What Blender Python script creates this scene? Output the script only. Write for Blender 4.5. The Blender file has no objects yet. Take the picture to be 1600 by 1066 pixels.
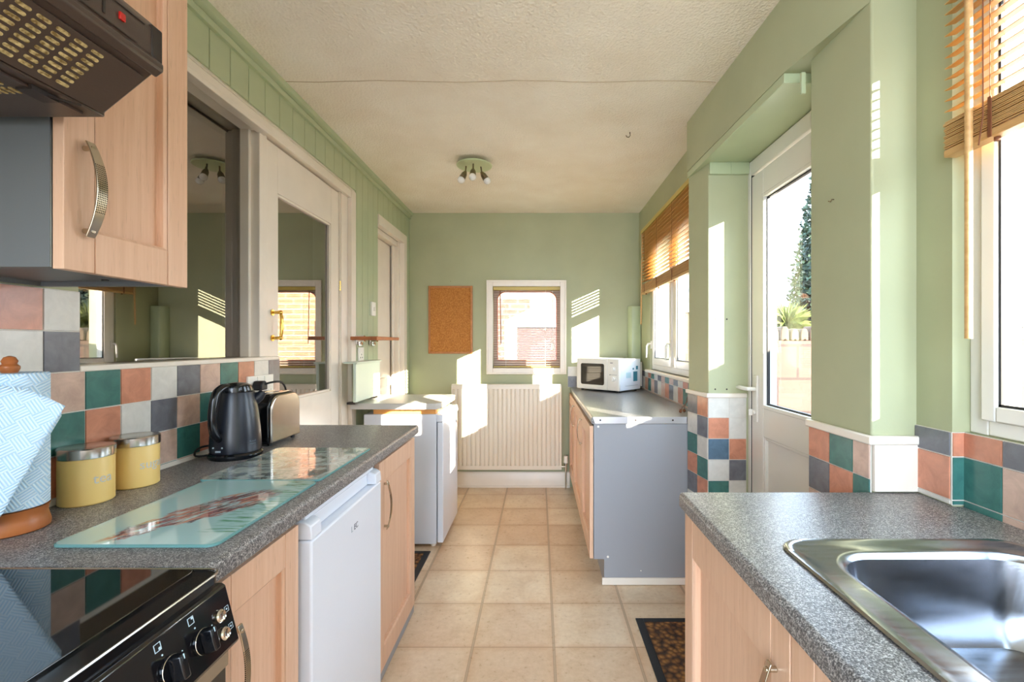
import bpy, bmesh, math, random
from mathutils import Vector, Matrix, noise

# ------------------------------------------------------------------ camera, sky, sun, exposure
sc = bpy.context.scene
COL = sc.collection
PI = math.pi
cam_d = bpy.data.cameras.new('camera')
cam_d.lens = 16.3125; cam_d.sensor_width = 36.0
cam_d.shift_x = -0.02625; cam_d.shift_y = 0.0025
cam_d.clip_start = 0.02
cam = bpy.data.objects.new('camera', cam_d); COL.objects.link(cam)
cam.location = (0, 0, 1.3); cam.rotation_euler = (PI/2, 0, 0)
sc.camera = cam

sc.view_settings.view_transform = 'Standard'
sc.view_settings.look = 'None'
sc.view_settings.gamma = 1.0
sc.view_settings.use_curve_mapping = False
sc.view_settings.exposure = 1.42
sc.cycles.max_bounces = 14
sc.cycles.diffuse_bounces = 8
sc.cycles.glossy_bounces = 5
sc.cycles.transmission_bounces = 8
sc.cycles.transparent_max_bounces = 16
sc.cycles.sample_clamp_indirect = 8.0
sc.cycles.use_denoising = True
sc.cycles.caustics_reflective = False
sc.cycles.caustics_refractive = False

world = bpy.data.worlds.new('sky'); sc.world = world; world.use_nodes = True
wn = world.node_tree; wn.nodes.clear()
w_out = wn.nodes.new('ShaderNodeOutputWorld'); w_bg = wn.nodes.new('ShaderNodeBackground')
w_geo = wn.nodes.new('ShaderNodeTexCoord'); w_sep = wn.nodes.new('ShaderNodeSeparateXYZ')
w_ramp = wn.nodes.new('ShaderNodeValToRGB')
w_ramp.color_ramp.elements[0].position = 0.0; w_ramp.color_ramp.elements[0].color = (0.82, 0.90, 1.0, 1)
w_ramp.color_ramp.elements[1].position = 0.6; w_ramp.color_ramp.elements[1].color = (0.54, 0.75, 1.0, 1)
wn.links.new(w_geo.outputs['Generated'], w_sep.inputs[0]); wn.links.new(w_sep.outputs['Z'], w_ramp.inputs[0])
wn.links.new(w_ramp.outputs[0], w_bg.inputs[0]); wn.links.new(w_bg.outputs[0], w_out.inputs[0])
w_bg.inputs[1].default_value = 4.8

sun_d = bpy.data.lights.new('sun', 'SUN'); sun_d.energy = 16.0; sun_d.color = (1.0, 0.90, 0.74); sun_d.angle = math.radians(0.22)
sun = bpy.data.objects.new('sun', sun_d); COL.objects.link(sun)
SUN_DIR = Vector((-1.0, 1.408, -0.452)).normalized()
sun.rotation_euler = SUN_DIR.to_track_quat('-Z', 'Y').to_euler()
sun.location = (6, -8, 5)

def portal(loc, rot, sx, sy):
    d = bpy.data.lights.new('sky_portal', 'AREA'); d.shape = 'RECTANGLE'; d.size = sx; d.size_y = sy
    d.cycles.is_portal = True
    o = bpy.data.objects.new('sky_portal', d); COL.objects.link(o); o.location = loc; o.rotation_euler = rot
portal((1.16, 0.57, 1.66), (0, PI/2, 0), 1.14, 1.12)      # near window
portal((1.16, 1.90, 1.10), (0, PI/2, 0), 2.2, 0.9)        # glazed door
portal((1.10, 3.19, 1.66), (0, PI/2, 0), 1.14, 1.36)      # far window
portal((-0.11, 4.42, 1.45), (-PI/2, 0, 0), 0.66, 0.80)    # end window
portal((0.0, -1.32, 1.25), (PI/2, 0, 0), 2.3, 2.46)       # open end behind the camera

# ------------------------------------------------------------------ materials
def S(r, g, b):
    f = lambda c: (c/255/12.92) if c/255 <= 0.04045 else ((c/255+0.055)/1.055)**2.4
    return (f(r), f(g), f(b), 1.0)

class NT:
    """small node-tree helper"""
    def __init__(s, name):
        s.m = bpy.data.materials.new(name); s.m.use_nodes = True
        s.t = s.m.node_tree; s.t.nodes.clear()
        s.out = s.n('ShaderNodeOutputMaterial')
    def n(s, typ, **kw):
        nd = s.t.nodes.new(typ)
        for k, v in kw.items(): setattr(nd, k, v)
        return nd
    def l(s, a, b): s.t.links.new(a, b)
    def bsdf(s, color=None, rough=0.5, metal=0.0, **kw):
        b = s.n('ShaderNodeBsdfPrincipled')
        if color is not None: b.inputs['Base Color'].default_value = color
        b.inputs['Roughness'].default_value = rough; b.inputs['Metallic'].default_value = metal
        for k, v in kw.items(): b.inputs[k].default_value = v
        s.l(b.outputs[0], s.out.inputs[0]); s.b = b
        return b
    def coord(s, scale=(1,1,1), loc=(0,0,0), which='Object'):
        tc = s.n('ShaderNodeTexCoord'); mp = s.n('ShaderNodeMapping')
        mp.inputs['Scale'].default_value = scale; mp.inputs['Location'].default_value = loc
        s.l(tc.outputs[which], mp.inputs[0]); return mp.outputs[0]
    def noise(s, vec, scale=5, detail=3, rough=0.5, dist=0.0):
        t = s.n('ShaderNodeTexNoise'); t.inputs['Scale'].default_value = scale
        t.inputs['Detail'].default_value = detail; t.inputs['Roughness'].default_value = rough
        t.inputs['Distortion'].default_value = dist
        s.l(vec, t.inputs['Vector']); return t.outputs['Fac']
    def ramp(s, fac, stops, interp='LINEAR'):
        r = s.n('ShaderNodeValToRGB'); cr = r.color_ramp; cr.interpolation = interp
        while len(cr.elements) < len(stops): cr.elements.new(0.5)
        for e, (p, c) in zip(cr.elements, stops):
            e.position = p; e.color = c if len(c) == 4 else (*c, 1)
        s.l(fac, r.inputs[0]); return r.outputs[0]
    def mix(s, fac, a, b, mode='MIX'):
        m = s.n('ShaderNodeMix', data_type='RGBA', blend_type=mode)
        for sock, v in ((m.inputs[0], fac), (m.inputs[6], a), (m.inputs[7], b)):
            if hasattr(v, 'is_output'): s.l(v, sock)
            else: sock.default_value = v
        return m.outputs[2]
    def math(s, op, a, b=None, c=None):
        m = s.n('ShaderNodeMath', operation=op)
        for i, v in enumerate((a, b, c)):
            if v is None: continue
            if hasattr(v, 'is_output'): s.l(v, m.inputs[i])
            else: m.inputs[i].default_value = v
        return m.outputs[0]
    def bump(s, height, strength=0.2, dist=0.01):
        b = s.n('ShaderNodeBump'); b.inputs['Strength'].default_value = strength
        b.inputs['Distance'].default_value = dist
        s.l(height, b.inputs['Height']); s.l(b.outputs[0], s.b.inputs['Normal'])
    def sep(s, vec):
        x = s.n('ShaderNodeSeparateXYZ'); s.l(vec, x.inputs[0]); return x.outputs

def plain(name, col, rough=0.5, metal=0.0, var=0.0, vscale=8, bump=0.0, bscale=60, **kw):
    t = NT(name); t.bsdf(col, rough, metal, **kw)
    if var or bump: v = t.coord()
    if var:
        f = t.noise(v, vscale, 4)
        dark = tuple(c*(1-var) for c in col[:3]) + (1,)
        lite = tuple(min(1, c*(1+var)) for c in col[:3]) + (1,)
        t.l(t.ramp(f, [(0.3, dark), (0.7, lite)]), t.b.inputs['Base Color'])
    if bump: t.bump(t.noise(v, bscale, 5), bump, 0.004)
    return t.m

M = {}
M['green'] = plain('green_wall_paint', S(170, 173, 139), 0.55, var=0.06, vscale=3, bump=0.25, bscale=25)
M['green_gloss'] = plain('green_gloss_paint', S(176, 187, 151), 0.3, var=0.03, bump=0.08, bscale=20)
M['pale_green'] = plain('pale_green_gloss', S(216, 228, 212), 0.3)
M['white_paint'] = plain('white_gloss_paint', S(232, 222, 208), 0.32, var=0.03, bump=0.06, bscale=15)
M['cream_wall'] = plain('cream_emulsion', S(226, 214, 196), 0.6, var=0.03)
M['upvc'] = plain('white_upvc', S(232, 228, 220), 0.22, var=0.01)
M['fridge'] = plain('white_enamel', S(226, 230, 238), 0.25, bump=0.03, bscale=120)
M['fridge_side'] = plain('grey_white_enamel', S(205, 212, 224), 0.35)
M['carcass'] = plain('grey_white_melamine', S(150, 151, 155), 0.4, bump=0.04, bscale=150)
M['radiator'] = plain('radiator_enamel', S(228, 218, 202), 0.3)
M['brown_plastic'] = plain('dark_brown_plastic', S(70, 55, 48), 0.3, bump=0.05, bscale=300)
M['dark_brown'] = plain('black_brown_plastic', S(38, 28, 24), 0.4)
M['black_gloss'] = plain('black_gloss_plastic', S(16, 18, 22), 0.12)
M['kettle'] = plain('blue_black_plastic', S(24, 28, 38), 0.3)
M['black'] = plain('black_rubber', S(20, 20, 22), 0.5)
M['hob'] = plain('black_ceramic_glass', S(10, 11, 13), 0.035, **{'Specular IOR Level': 0.9})
M['panel'] = plain('black_control_panel', S(14, 14, 18), 0.1, **{'Specular IOR Level': 0.7})
M['white_print'] = plain('pale_print', S(190, 215, 225), 0.5)
M['chrome'] = plain('chrome', S(220, 215, 205), 0.08, 1.0)
M['steel'] = plain('brushed_steel', S(190, 184, 176), 0.22, 1.0, var=0.05, vscale=20)
M['alu'] = plain('aluminium_strip', S(205, 206, 210), 0.35, 1.0)
M['brass'] = plain('polished_brass', S(226, 182, 90), 0.15, 1.0)
M['yellow'] = plain('yellow_enamel', S(234, 200, 122), 0.4)
M['oak'] = plain('oak_strip', S(178, 116, 60), 0.45, var=0.15, vscale=30)
M['terracotta_wood'] = plain('varnished_orange_wood', S(168, 98, 50), 0.35, var=0.18, vscale=14, bump=0.1, bscale=30)
M['pine'] = plain('pine_batten', S(226, 160, 84), 0.5, var=0.1)
M['switch'] = plain('white_switch_plastic', S(240, 236, 226), 0.3)
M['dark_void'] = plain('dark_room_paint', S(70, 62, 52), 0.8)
M['red'] = plain('red_indicator', S(190, 30, 24), 0.25)
M['taupe'] = plain('taupe_frame', S(160, 132, 112), 0.4)
M['yellowed'] = plain('yellowed_rail', S(196, 172, 84), 0.4)
M['bulb'] = plain('bulb_glass', S(235, 232, 225), 0.08, **{'Coat Weight': 0.5})
M['lamp_plate'] = plain('pale_green_metal', S(196, 205, 160), 0.3)
M['lamp_metal'] = plain('bronze_metal', S(130, 116, 92), 0.25, 0.8)
M['cord'] = plain('brown_cord', S(120, 70, 40), 0.7)
M['grout'] = plain('white_grout', S(214, 208, 198), 0.7)
M['concrete'] = plain('patio_concrete', S(168, 158, 148), 0.9, var=0.1)
M['out_render'] = plain('weathered_render', S(88, 72, 58), 0.9, var=0.15)
M['render_wall'] = plain('painted_render', S(176, 160, 146), 0.9, var=0.1)
M['shaded_melamine'] = plain('shaded_melamine', S(104, 106, 107), 0.45, bump=0.04, bscale=150)  # carcass melamine darkened, shade on the wall cabinet put into its colour
M['letter'] = plain('silver_lettering', S(206, 206, 200), 0.4)
M['grey_sticker'] = plain('pale_blue_sticker', S(176, 205, 214), 0.4)
M['teal_sticker'] = plain('teal_sticker', S(50, 120, 140), 0.4)
M['logo_dark'] = plain('dark_logo', S(60, 66, 84), 0.4)
M['logo_grey'] = plain('grey_logo', S(150, 165, 175), 0.4)

def tile_mat(name, col, var=0.12):
    t = NT(name); t.bsdf(col, 0.22)
    v = t.coord()
    f = t.noise(v, 22, 5, 0.6, 0.6)
    d = tuple(c*(1-var*1.6) for c in col[:3]) + (1,); li = tuple(min(1, c*(1+var)+0.01) for c in col[:3]) + (1,)
    t.l(t.ramp(f, [(0.3, d), (0.7, li)]), t.b.inputs['Base Color'])
    t.bump(t.noise(v, 40, 4), 0.12, 0.004)
    return t.m
TILE = {'pink': tile_mat('tile_pink_beige', S(208, 176, 158)), 'green': tile_mat('tile_green', S(62, 116, 108)),
        'rust': tile_mat('tile_rust', S(202, 136, 108)), 'white': tile_mat('tile_white', S(214, 210, 202), 0.06),
        'slate': tile_mat('tile_slate', S(112, 112, 118)), 'blue': tile_mat('tile_blue', S(86, 112, 132))}

def ceiling_mat():
    t = NT('textured_ceiling_paper'); t.bsdf(S(240, 230, 214), 0.85)
    v = t.coord()
    f = t.noise(v, 3, 3)
    t.l(t.ramp(f, [(0.3, S(236, 224, 206)), (0.7, S(246, 238, 224))]), t.b.inputs['Base Color'])
    vo = t.n('ShaderNodeTexVoronoi'); vo.inputs['Scale'].default_value = 90; t.l(v, vo.inputs['Vector'])
    h = t.math('ADD', vo.outputs['Distance'], t.noise(v, 70, 4))
    t.bump(h, 0.5, 0.006)
    return t.m
M['ceiling'] = ceiling_mat()

def floor_mat():
    t = NT('vinyl_tile_floor'); t.bsdf(None, 0.3)
    P = t.coord(); sx, sy, sz = t.sep(P)
    u = t.math('DIVIDE', t.math('SUBTRACT', sx, 0.064), 0.348)
    w = t.math('DIVIDE', t.math('SUBTRACT', sy, 1.986), 0.3346)
    fu = t.math('SUBTRACT', u, t.math('FLOOR', u)); fw = t.math('SUBTRACT', w, t.math('FLOOR', w))
    du = t.math('MINIMUM', fu, t.math('SUBTRACT', 1.0, fu)); dw = t.math('MINIMUM', fw, t.math('SUBTRACT', 1.0, fw))
    d = t.math('MINIMUM', du, dw)
    cell = t.n('ShaderNodeCombineXYZ'); t.l(t.math('FLOOR', u), cell.inputs[0]); t.l(t.math('FLOOR', w), cell.inputs[1])
    wnz = t.n('ShaderNodeTexWhiteNoise', noise_dimensions='3D'); t.l(cell.outputs[0], wnz.inputs['Vector'])
    n1 = t.noise(P, 7, 6, 0.6, 0.5); n2 = t.noise(P, 45, 5, 0.65)
    base = t.ramp(n1, [(0.28, S(214, 190, 164)), (0.5, S(230, 212, 190)), (0.72, S(238, 226, 208))])
    base = t.mix(0.35, base, t.ramp(n2, [(0.3, S(196, 170, 138)), (0.7, S(238, 224, 200))]))
    edge = t.ramp(t.math('ADD', d, t.math('MULTIPLY', t.math('SUBTRACT', n1, 0.5), 0.12)), [(0.01, (0.75,)*3), (0.10, (0.0,)*3)])
    base = t.mix(t.math('MULTIPLY', edge, 0.5), base, S(204, 164, 126))
    tint = t.ramp(wnz.outputs['Value'], [(0, S(232, 214, 196)), (1, S(255, 252, 244))])
    base = t.mix(1.0, base, tint, 'MULTIPLY')
    gu = t.math('LESS_THAN', du, 0.013); gw = t.math('LESS_THAN', dw, 0.006)
    base = t.mix(t.math('MULTIPLY', gw, 0.75), base, S(150, 116, 84))
    base = t.mix(t.math('MULTIPLY', gu, 0.85), base, S(176, 150, 120))
    eu = t.math('LESS_THAN', t.math('ABSOLUTE', t.math('SUBTRACT', du, 0.014)), 0.003)
    base = t.mix(t.math('MULTIPLY', eu, 0.6), base, S(140, 108, 84))
    specks = t.ramp(t.noise(P, 190, 2), [(0.73, (0,)*3), (0.77, (1,)*3)])
    base = t.mix(t.math('MULTIPLY', specks, 0.3), base, S(120, 88, 62))
    t.l(base, t.b.inputs['Base Color'])
    t.l(t.ramp(n2, [(0.2, (0.22,)*3), (0.8, (0.42,)*3)]), t.b.inputs['Roughness'])
    g = t.math('MAXIMUM', gu, gw)
    t.bump(t.math('SUBTRACT', t.math('MULTIPLY', n2, 0.5), t.math('MULTIPLY', g, 1.0)), 0.35, 0.003)
    return t.m
M['floor'] = floor_mat()

def worktop_mat(name, lo, hi, rough=0.3):
    t = NT(name); t.bsdf(None, rough)
    P = t.coord()
    n1 = t.noise(P, 430, 2, 0.6); n2 = t.noise(P, 190, 3, 0.6)
    f = t.math('ADD', t.math('MULTIPLY', n1, 0.65), t.math('MULTIPLY', n2, 0.35))
    t.l(t.ramp(f, [(0.38, lo), (0.50, S(108, 105, 104)), (0.62, hi)]), t.b.inputs['Base Color'])
    t.bump(n1, 0.10, 0.002)
    return t.m
M['worktop'] = worktop_mat('speckled_grey_laminate', S(48, 47, 50), S(190, 186, 182), 0.33)
M['worktop_pale'] = worktop_mat('speckled_pale_laminate', S(84, 84, 88), S(190, 188, 184), 0.3)

def beech_mat(name, c0, c1, c2, axis='Z', rough=0.38):
    t = NT(name); t.bsdf(None, rough)
    sc_ = {'Z': (60, 60, 2.2), 'Y': (60, 2.2, 60)}[axis]
    P = t.coord(sc_)
    n = t.noise(P, 1.0, 6, 0.6, 0.4)
    P2 = t.coord({'Z': (260, 260, 22), 'Y': (260, 22, 260)}[axis]); n2 = t.noise(P2, 1.0, 2)
    c = t.ramp(n, [(0.25, c0), (0.5, c1), (0.75, c2)])
    fl = t.ramp(n2, [(0.30, (1,)*3), (0.38, (0,)*3)])
    c = t.mix(t.math('MULTIPLY', fl, 0.25), c, tuple(x*0.6 for x in c0[:3]) + (1,))
    t.l(c, t.b.inputs['Base Color'])
    t.bump(n2, 0.06, 0.002)
    return t.m
M['beech'] = beech_mat('beech_foil', S(210, 166, 134), S(219, 178, 148), S(227, 189, 160))
M['amber'] = beech_mat('amber_wood_slat', S(188, 142, 86), S(204, 160, 104), S(218, 178, 122), 'Y')

def slat_mat():
    t = NT('translucent_amber_slat')
    d = t.n('ShaderNodeBsdfPrincipled'); d.inputs['Roughness'].default_value = 0.4
    tr = t.n('ShaderNodeBsdfTranslucent'); mx = t.n('ShaderNodeMixShader'); mx.inputs[0].default_value = 0.25
    P = t.coord((60, 3, 60)); c = t.ramp(t.noise(P, 1, 4), [(0.3, S(214, 166, 92)), (0.7, S(234, 192, 124))])
    t.l(c, d.inputs['Base Color']); t.l(c, tr.inputs['Color'])
    t.l(d.outputs[0], mx.inputs[1]); t.l(tr.outputs[0], mx.inputs[2]); t.l(mx.outputs[0], t.out.inputs[0])
    return t.m
M['slat'] = slat_mat()

def glass_mat(name, tint, gloss, rough=0.0, gcol=(1, 1, 1, 1)):
    t = NT(name); tr = t.n('ShaderNodeBsdfTransparent'); tr.inputs[0].default_value = tint
    g = t.n('ShaderNodeBsdfGlossy'); g.inputs['Roughness'].default_value = rough; g.inputs['Color'].default_value = gcol
    mx = t.n('ShaderNodeMixShader'); mx.inputs[0].default_value = gloss
    t.l(tr.outputs[0], mx.inputs[1]); t.l(g.outputs[0], mx.inputs[2]); t.l(mx.outputs[0], t.out.inputs[0])
    return t.m
M['glass'] = glass_mat('window_glass', (0.97, 0.98, 0.98, 1), 0.05)
M['clear_glass'] = glass_mat('thin_clear_glass', (0.97, 0.98, 0.98, 1), 0.008)
M['dark_glass'] = glass_mat('reflective_tinted_glass', (0.30, 0.30, 0.27, 1), 0.24, 0.0, (1, .93, .88, 1))
M['door_mirror_glass'] = glass_mat('reflective_door_glass', (0.35, 0.38, 0.35, 1), 0.36, 0.0, (1, .95, .92, 1))

def wall_brick(name, c1, c2, mortar, w, h, ms=0.012):
    t = NT(name); t.bsdf(None, 0.9)
    P = t.coord(); sx, sy, sz = t.sep(P)
    cb = t.n('ShaderNodeCombineXYZ'); t.l(t.math('ADD', sx, sy), cb.inputs[0]); t.l(sz, cb.inputs[1])
    b = t.n('ShaderNodeTexBrick'); t.l(cb.outputs[0], b.inputs['Vector'])
    b.inputs['Scale'].default_value = 1.0; b.inputs['Brick Width'].default_value = w; b.inputs['Row Height'].default_value = h
    b.inputs['Mortar Size'].default_value = ms; b.inputs['Color1'].default_value = c1; b.inputs['Color2'].default_value = c2
    b.inputs['Mortar'].default_value = mortar
    n = t.noise(P, 14, 4)
    t.l(t.mix(0.3, b.outputs['Color'], t.ramp(n, [(0.3, c2), (0.7, c1)])), t.b.inputs['Base Color'])
    t.bump(b.outputs['Fac'], -0.4, 0.01)
    return t.m
M['brick'] = wall_brick('red_brick', S(186, 126, 92), S(164, 108, 78), S(176, 154, 134), 0.225, 0.075)
M['block'] = wall_brick('garden_blockwork', S(88, 64, 54), S(74, 56, 48), S(44, 36, 34), 0.44, 0.36, 0.014)

def cork_mat():
    t = NT('cork'); t.bsdf(None, 0.85); P = t.coord()
    n = t.noise(P, 120, 4, 0.7); n2 = t.noise(P, 7, 2)
    c = t.ramp(n, [(0.35, S(150, 92, 38)), (0.5, S(186, 122, 56)), (0.65, S(206, 146, 76))])
    t.l(t.mix(t.math('MULTIPLY', n2, 0.35), c, S(170, 104, 42)), t.b.inputs['Base Color']); t.bump(n, 0.3, 0.003)
    return t.m
M['cork'] = cork_mat()

def mat_mat():
    t = NT('coir_loop_pile'); t.bsdf(None, 0.95); P = t.coord()
    v = t.n('ShaderNodeTexVoronoi'); v.inputs['Scale'].default_value = 42; t.l(P, v.inputs['Vector'])
    n = t.noise(P, 260, 2)
    c = t.ramp(v.outputs['Distance'], [(0.15, S(166, 116, 60)), (0.5, S(112, 72, 38)), (0.75, S(50, 34, 24))])
    t.l(t.mix(t.math('MULTIPLY', n, 0.5), c, S(70, 46, 28)), t.b.inputs['Base Color'])
    t.bump(t.math('SUBTRACT', 1.0, v.outputs['Distance']), 0.9, 0.01)
    return t.m
M['coir'] = mat_mat()

def perforated(name, axis_z):
    """satin metal with a grid of small dark punched dots on its middle"""
    t = NT(name); t.bsdf(None, 0.22, 1.0); P = t.coord(); sx, sy, sz = t.sep(P)
    a = t.math('MULTIPLY', sy, 1/0.0034); b = t.math('MULTIPLY', sz, 1/0.0040)
    fa = t.math('SUBTRACT', t.math('SUBTRACT', a, t.math('FLOOR', a)), 0.5)
    fb = t.math('SUBTRACT', t.math('SUBTRACT', b, t.math('FLOOR', b)), 0.5)
    r2 = t.math('ADD', t.math('MULTIPLY', fa, fa), t.math('MULTIPLY', fb, fb))
    dot = t.math('LESS_THAN', r2, 0.11)
    mid = t.math('LESS_THAN', t.math('ABSOLUTE', t.math('SUBTRACT', sz, axis_z)), 0.046)
    f = t.math('MULTIPLY', dot, mid)
    t.l(t.mix(f, S(196, 184, 164), S(24, 22, 20)), t.b.inputs['Base Color'])
    return t.m
M['perf'] = perforated('punched_satin_metal', 0.09)

def towel_mat():
    t = NT('embossed_blue_paper'); t.bsdf(None, 0.9); P = t.coord(); sx, sy, sz = t.sep(P)
    # basket weave: small squares holding stripes one way or the other, turned by 25 degrees
    h = t.math('ADD', t.math('MULTIPLY', sx, 0.75), t.math('MULTIPLY', sy, 0.75))
    u = t.math('ADD', t.math('MULTIPLY', h, 0.88), t.math('MULTIPLY', sz, 0.47))
    w = t.math('SUBTRACT', t.math('MULTIPLY', sz, 0.88), t.math('MULTIPLY', h, 0.47))
    cu = t.math('FLOOR', t.math('DIVIDE', u, 0.026)); cw = t.math('FLOOR', t.math('DIVIDE', w, 0.026))
    ck = t.math('ABSOLUTE', t.math('MODULO', t.math('ADD', cu, cw), 2.0))
    su = t.math('SINE', t.math('MULTIPLY', u, 2*PI/0.0055)); sw = t.math('SINE', t.math('MULTIPLY', w, 2*PI/0.0055))
    st = t.n('ShaderNodeMix', data_type='FLOAT'); t.l(ck, st.inputs[0]); t.l(su, st.inputs[2]); t.l(sw, st.inputs[3])
    s01 = t.math('ADD', t.math('MULTIPLY', st.outputs[0], 0.5), 0.5)
    t.l(t.ramp(s01, [(0.15, S(178, 214, 240)), (0.6, S(220, 238, 250))]), t.b.inputs['Base Color'])
    t.bump(s01, 0.6, 0.002)
    return t.m
M['towel'] = towel_mat()

def board_mat():
    t = NT('printed_glass_board'); t.bsdf(None, 0.06); P = t.coord()
    rot = t.n('ShaderNodeMapping'); rot.inputs['Rotation'].default_value = (0, 0, math.radians(-62))
    rot.inputs['Location'].default_value = (0.03, 0.02, 0)
    t.l(P, rot.inputs[0]); Q = rot.outputs[0]; qx, qy, qz = t.sep(Q); sx, sy, sz = t.sep(P)
    def st(scale, loc=(0, 0, 0)):
        m = t.n('ShaderNodeMapping'); m.inputs['Scale'].default_value = scale; m.inputs['Location'].default_value = loc
        t.l(Q, m.inputs[0]); return m.outputs[0]
    wob = t.math('MULTIPLY', t.math('SUBTRACT', t.noise(Q, 16, 4, .6), 0.5), 0.10)
    ex = t.math('DIVIDE', qx, 0.19)
    ey = t.math('DIVIDE', t.math('ADD', qy, wob), t.math('ADD', 0.062, t.math('MULTIPLY', qx, 0.12)))
    r = t.math('ADD', t.math('MULTIPLY', ex, ex), t.math('MULTIPLY', ey, ey))
    inside = t.ramp(r, [(0.7, (1,)*3), (1.0, (0,)*3)])
    streak = t.ramp(t.noise(st((16, 90, 1)), 1.0, 5, 0.6, 0.9), [(0.40, (0,)*3), (0.50, (1,)*3)])
    f = t.math('MULTIPLY', inside, streak)
    col = t.ramp(t.noise(st((14, 60, 1), (4, 2, 0)), 1, 3), [(0.38, S(96, 24, 30)), (0.52, S(168, 72, 60)), (0.66, S(206, 150, 116))])
    c = t.mix(t.math('MULTIPLY', f, .92), S(176, 212, 208), col)
    gN = t.ramp(t.noise(t.coord((14, 130, 1), (3, 1, 0)), 1.0, 3, 0.6, 0.5), [(0.50, (0,)*3), (0.60, (1,)*3)])
    gm = t.ramp(t.math('ADD', sx, t.math('MULTIPLY', wob, 0.6)), [(0.075, (0,)*3), (0.095, (1,)*3)])
    gm2 = t.math('GREATER_THAN', sy, -0.15)
    g = t.math('MULTIPLY', t.math('MULTIPLY', gN, gm), gm2)
    c = t.mix(t.math('MULTIPLY', g, 0.75), c, S(72, 144, 84))
    t.l(c, t.b.inputs['Base Color'])
    t.b.inputs['Coat Weight'].default_value = 1.0; t.b.inputs['Coat Roughness'].default_value = 0.02
    return t.m
M['board'] = board_mat()

def marble_mat():
    t = NT('marbled_glass_board'); t.bsdf(None, 0.06); P = t.coord()
    n = t.noise(P, 9, 6, 0.6, 1.6)
    c = t.ramp(n, [(0.36, S(84, 98, 98)), (0.46, S(150, 164, 160)), (0.54, S(196, 206, 198)), (0.62, S(150, 166, 162)), (0.7, S(206, 212, 204))])
    t.l(c, t.b.inputs['Base Color']); t.b.inputs['Coat Weight'].default_value = 1.0; t.b.inputs['Coat Roughness'].default_value = 0.02
    return t.m
M['marble'] = marble_mat()
M['glass_edge'] = plain('green_glass_edge', S(104, 150, 148), 0.1)

def sink_mat():
    t = NT('stainless_sink'); t.bsdf(S(158, 161, 168), 0.26, 1.0); P = t.coord()
    n = t.noise(t.coord((6, 120, 6)), 1.0, 3)
    t.l(t.ramp(n, [(0.3, (0.17,)*3), (0.7, (0.27,)*3)]), t.b.inputs['Roughness'])
    t.bump(t.noise(P, 160, 3), 0.06, 0.001)
    return t.m
M['sink'] = sink_mat()

def leaf_mat(name, a, b):
    t = NT(name); t.bsdf(None, 0.7); n = t.noise(t.coord(), 9, 3)
    t.l(t.ramp(n, [(0.35, a), (0.65, b)]), t.b.inputs['Base Color']); return t.m
M['conifer'] = leaf_mat('conifer_needles', S(16, 36, 34), S(48, 70, 48))
M['shrub'] = leaf_mat('yellow_green_leaves', S(70, 82, 36), S(112, 118, 56))
M['bark'] = plain('bark', S(80, 62, 48), 0.9)

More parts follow.
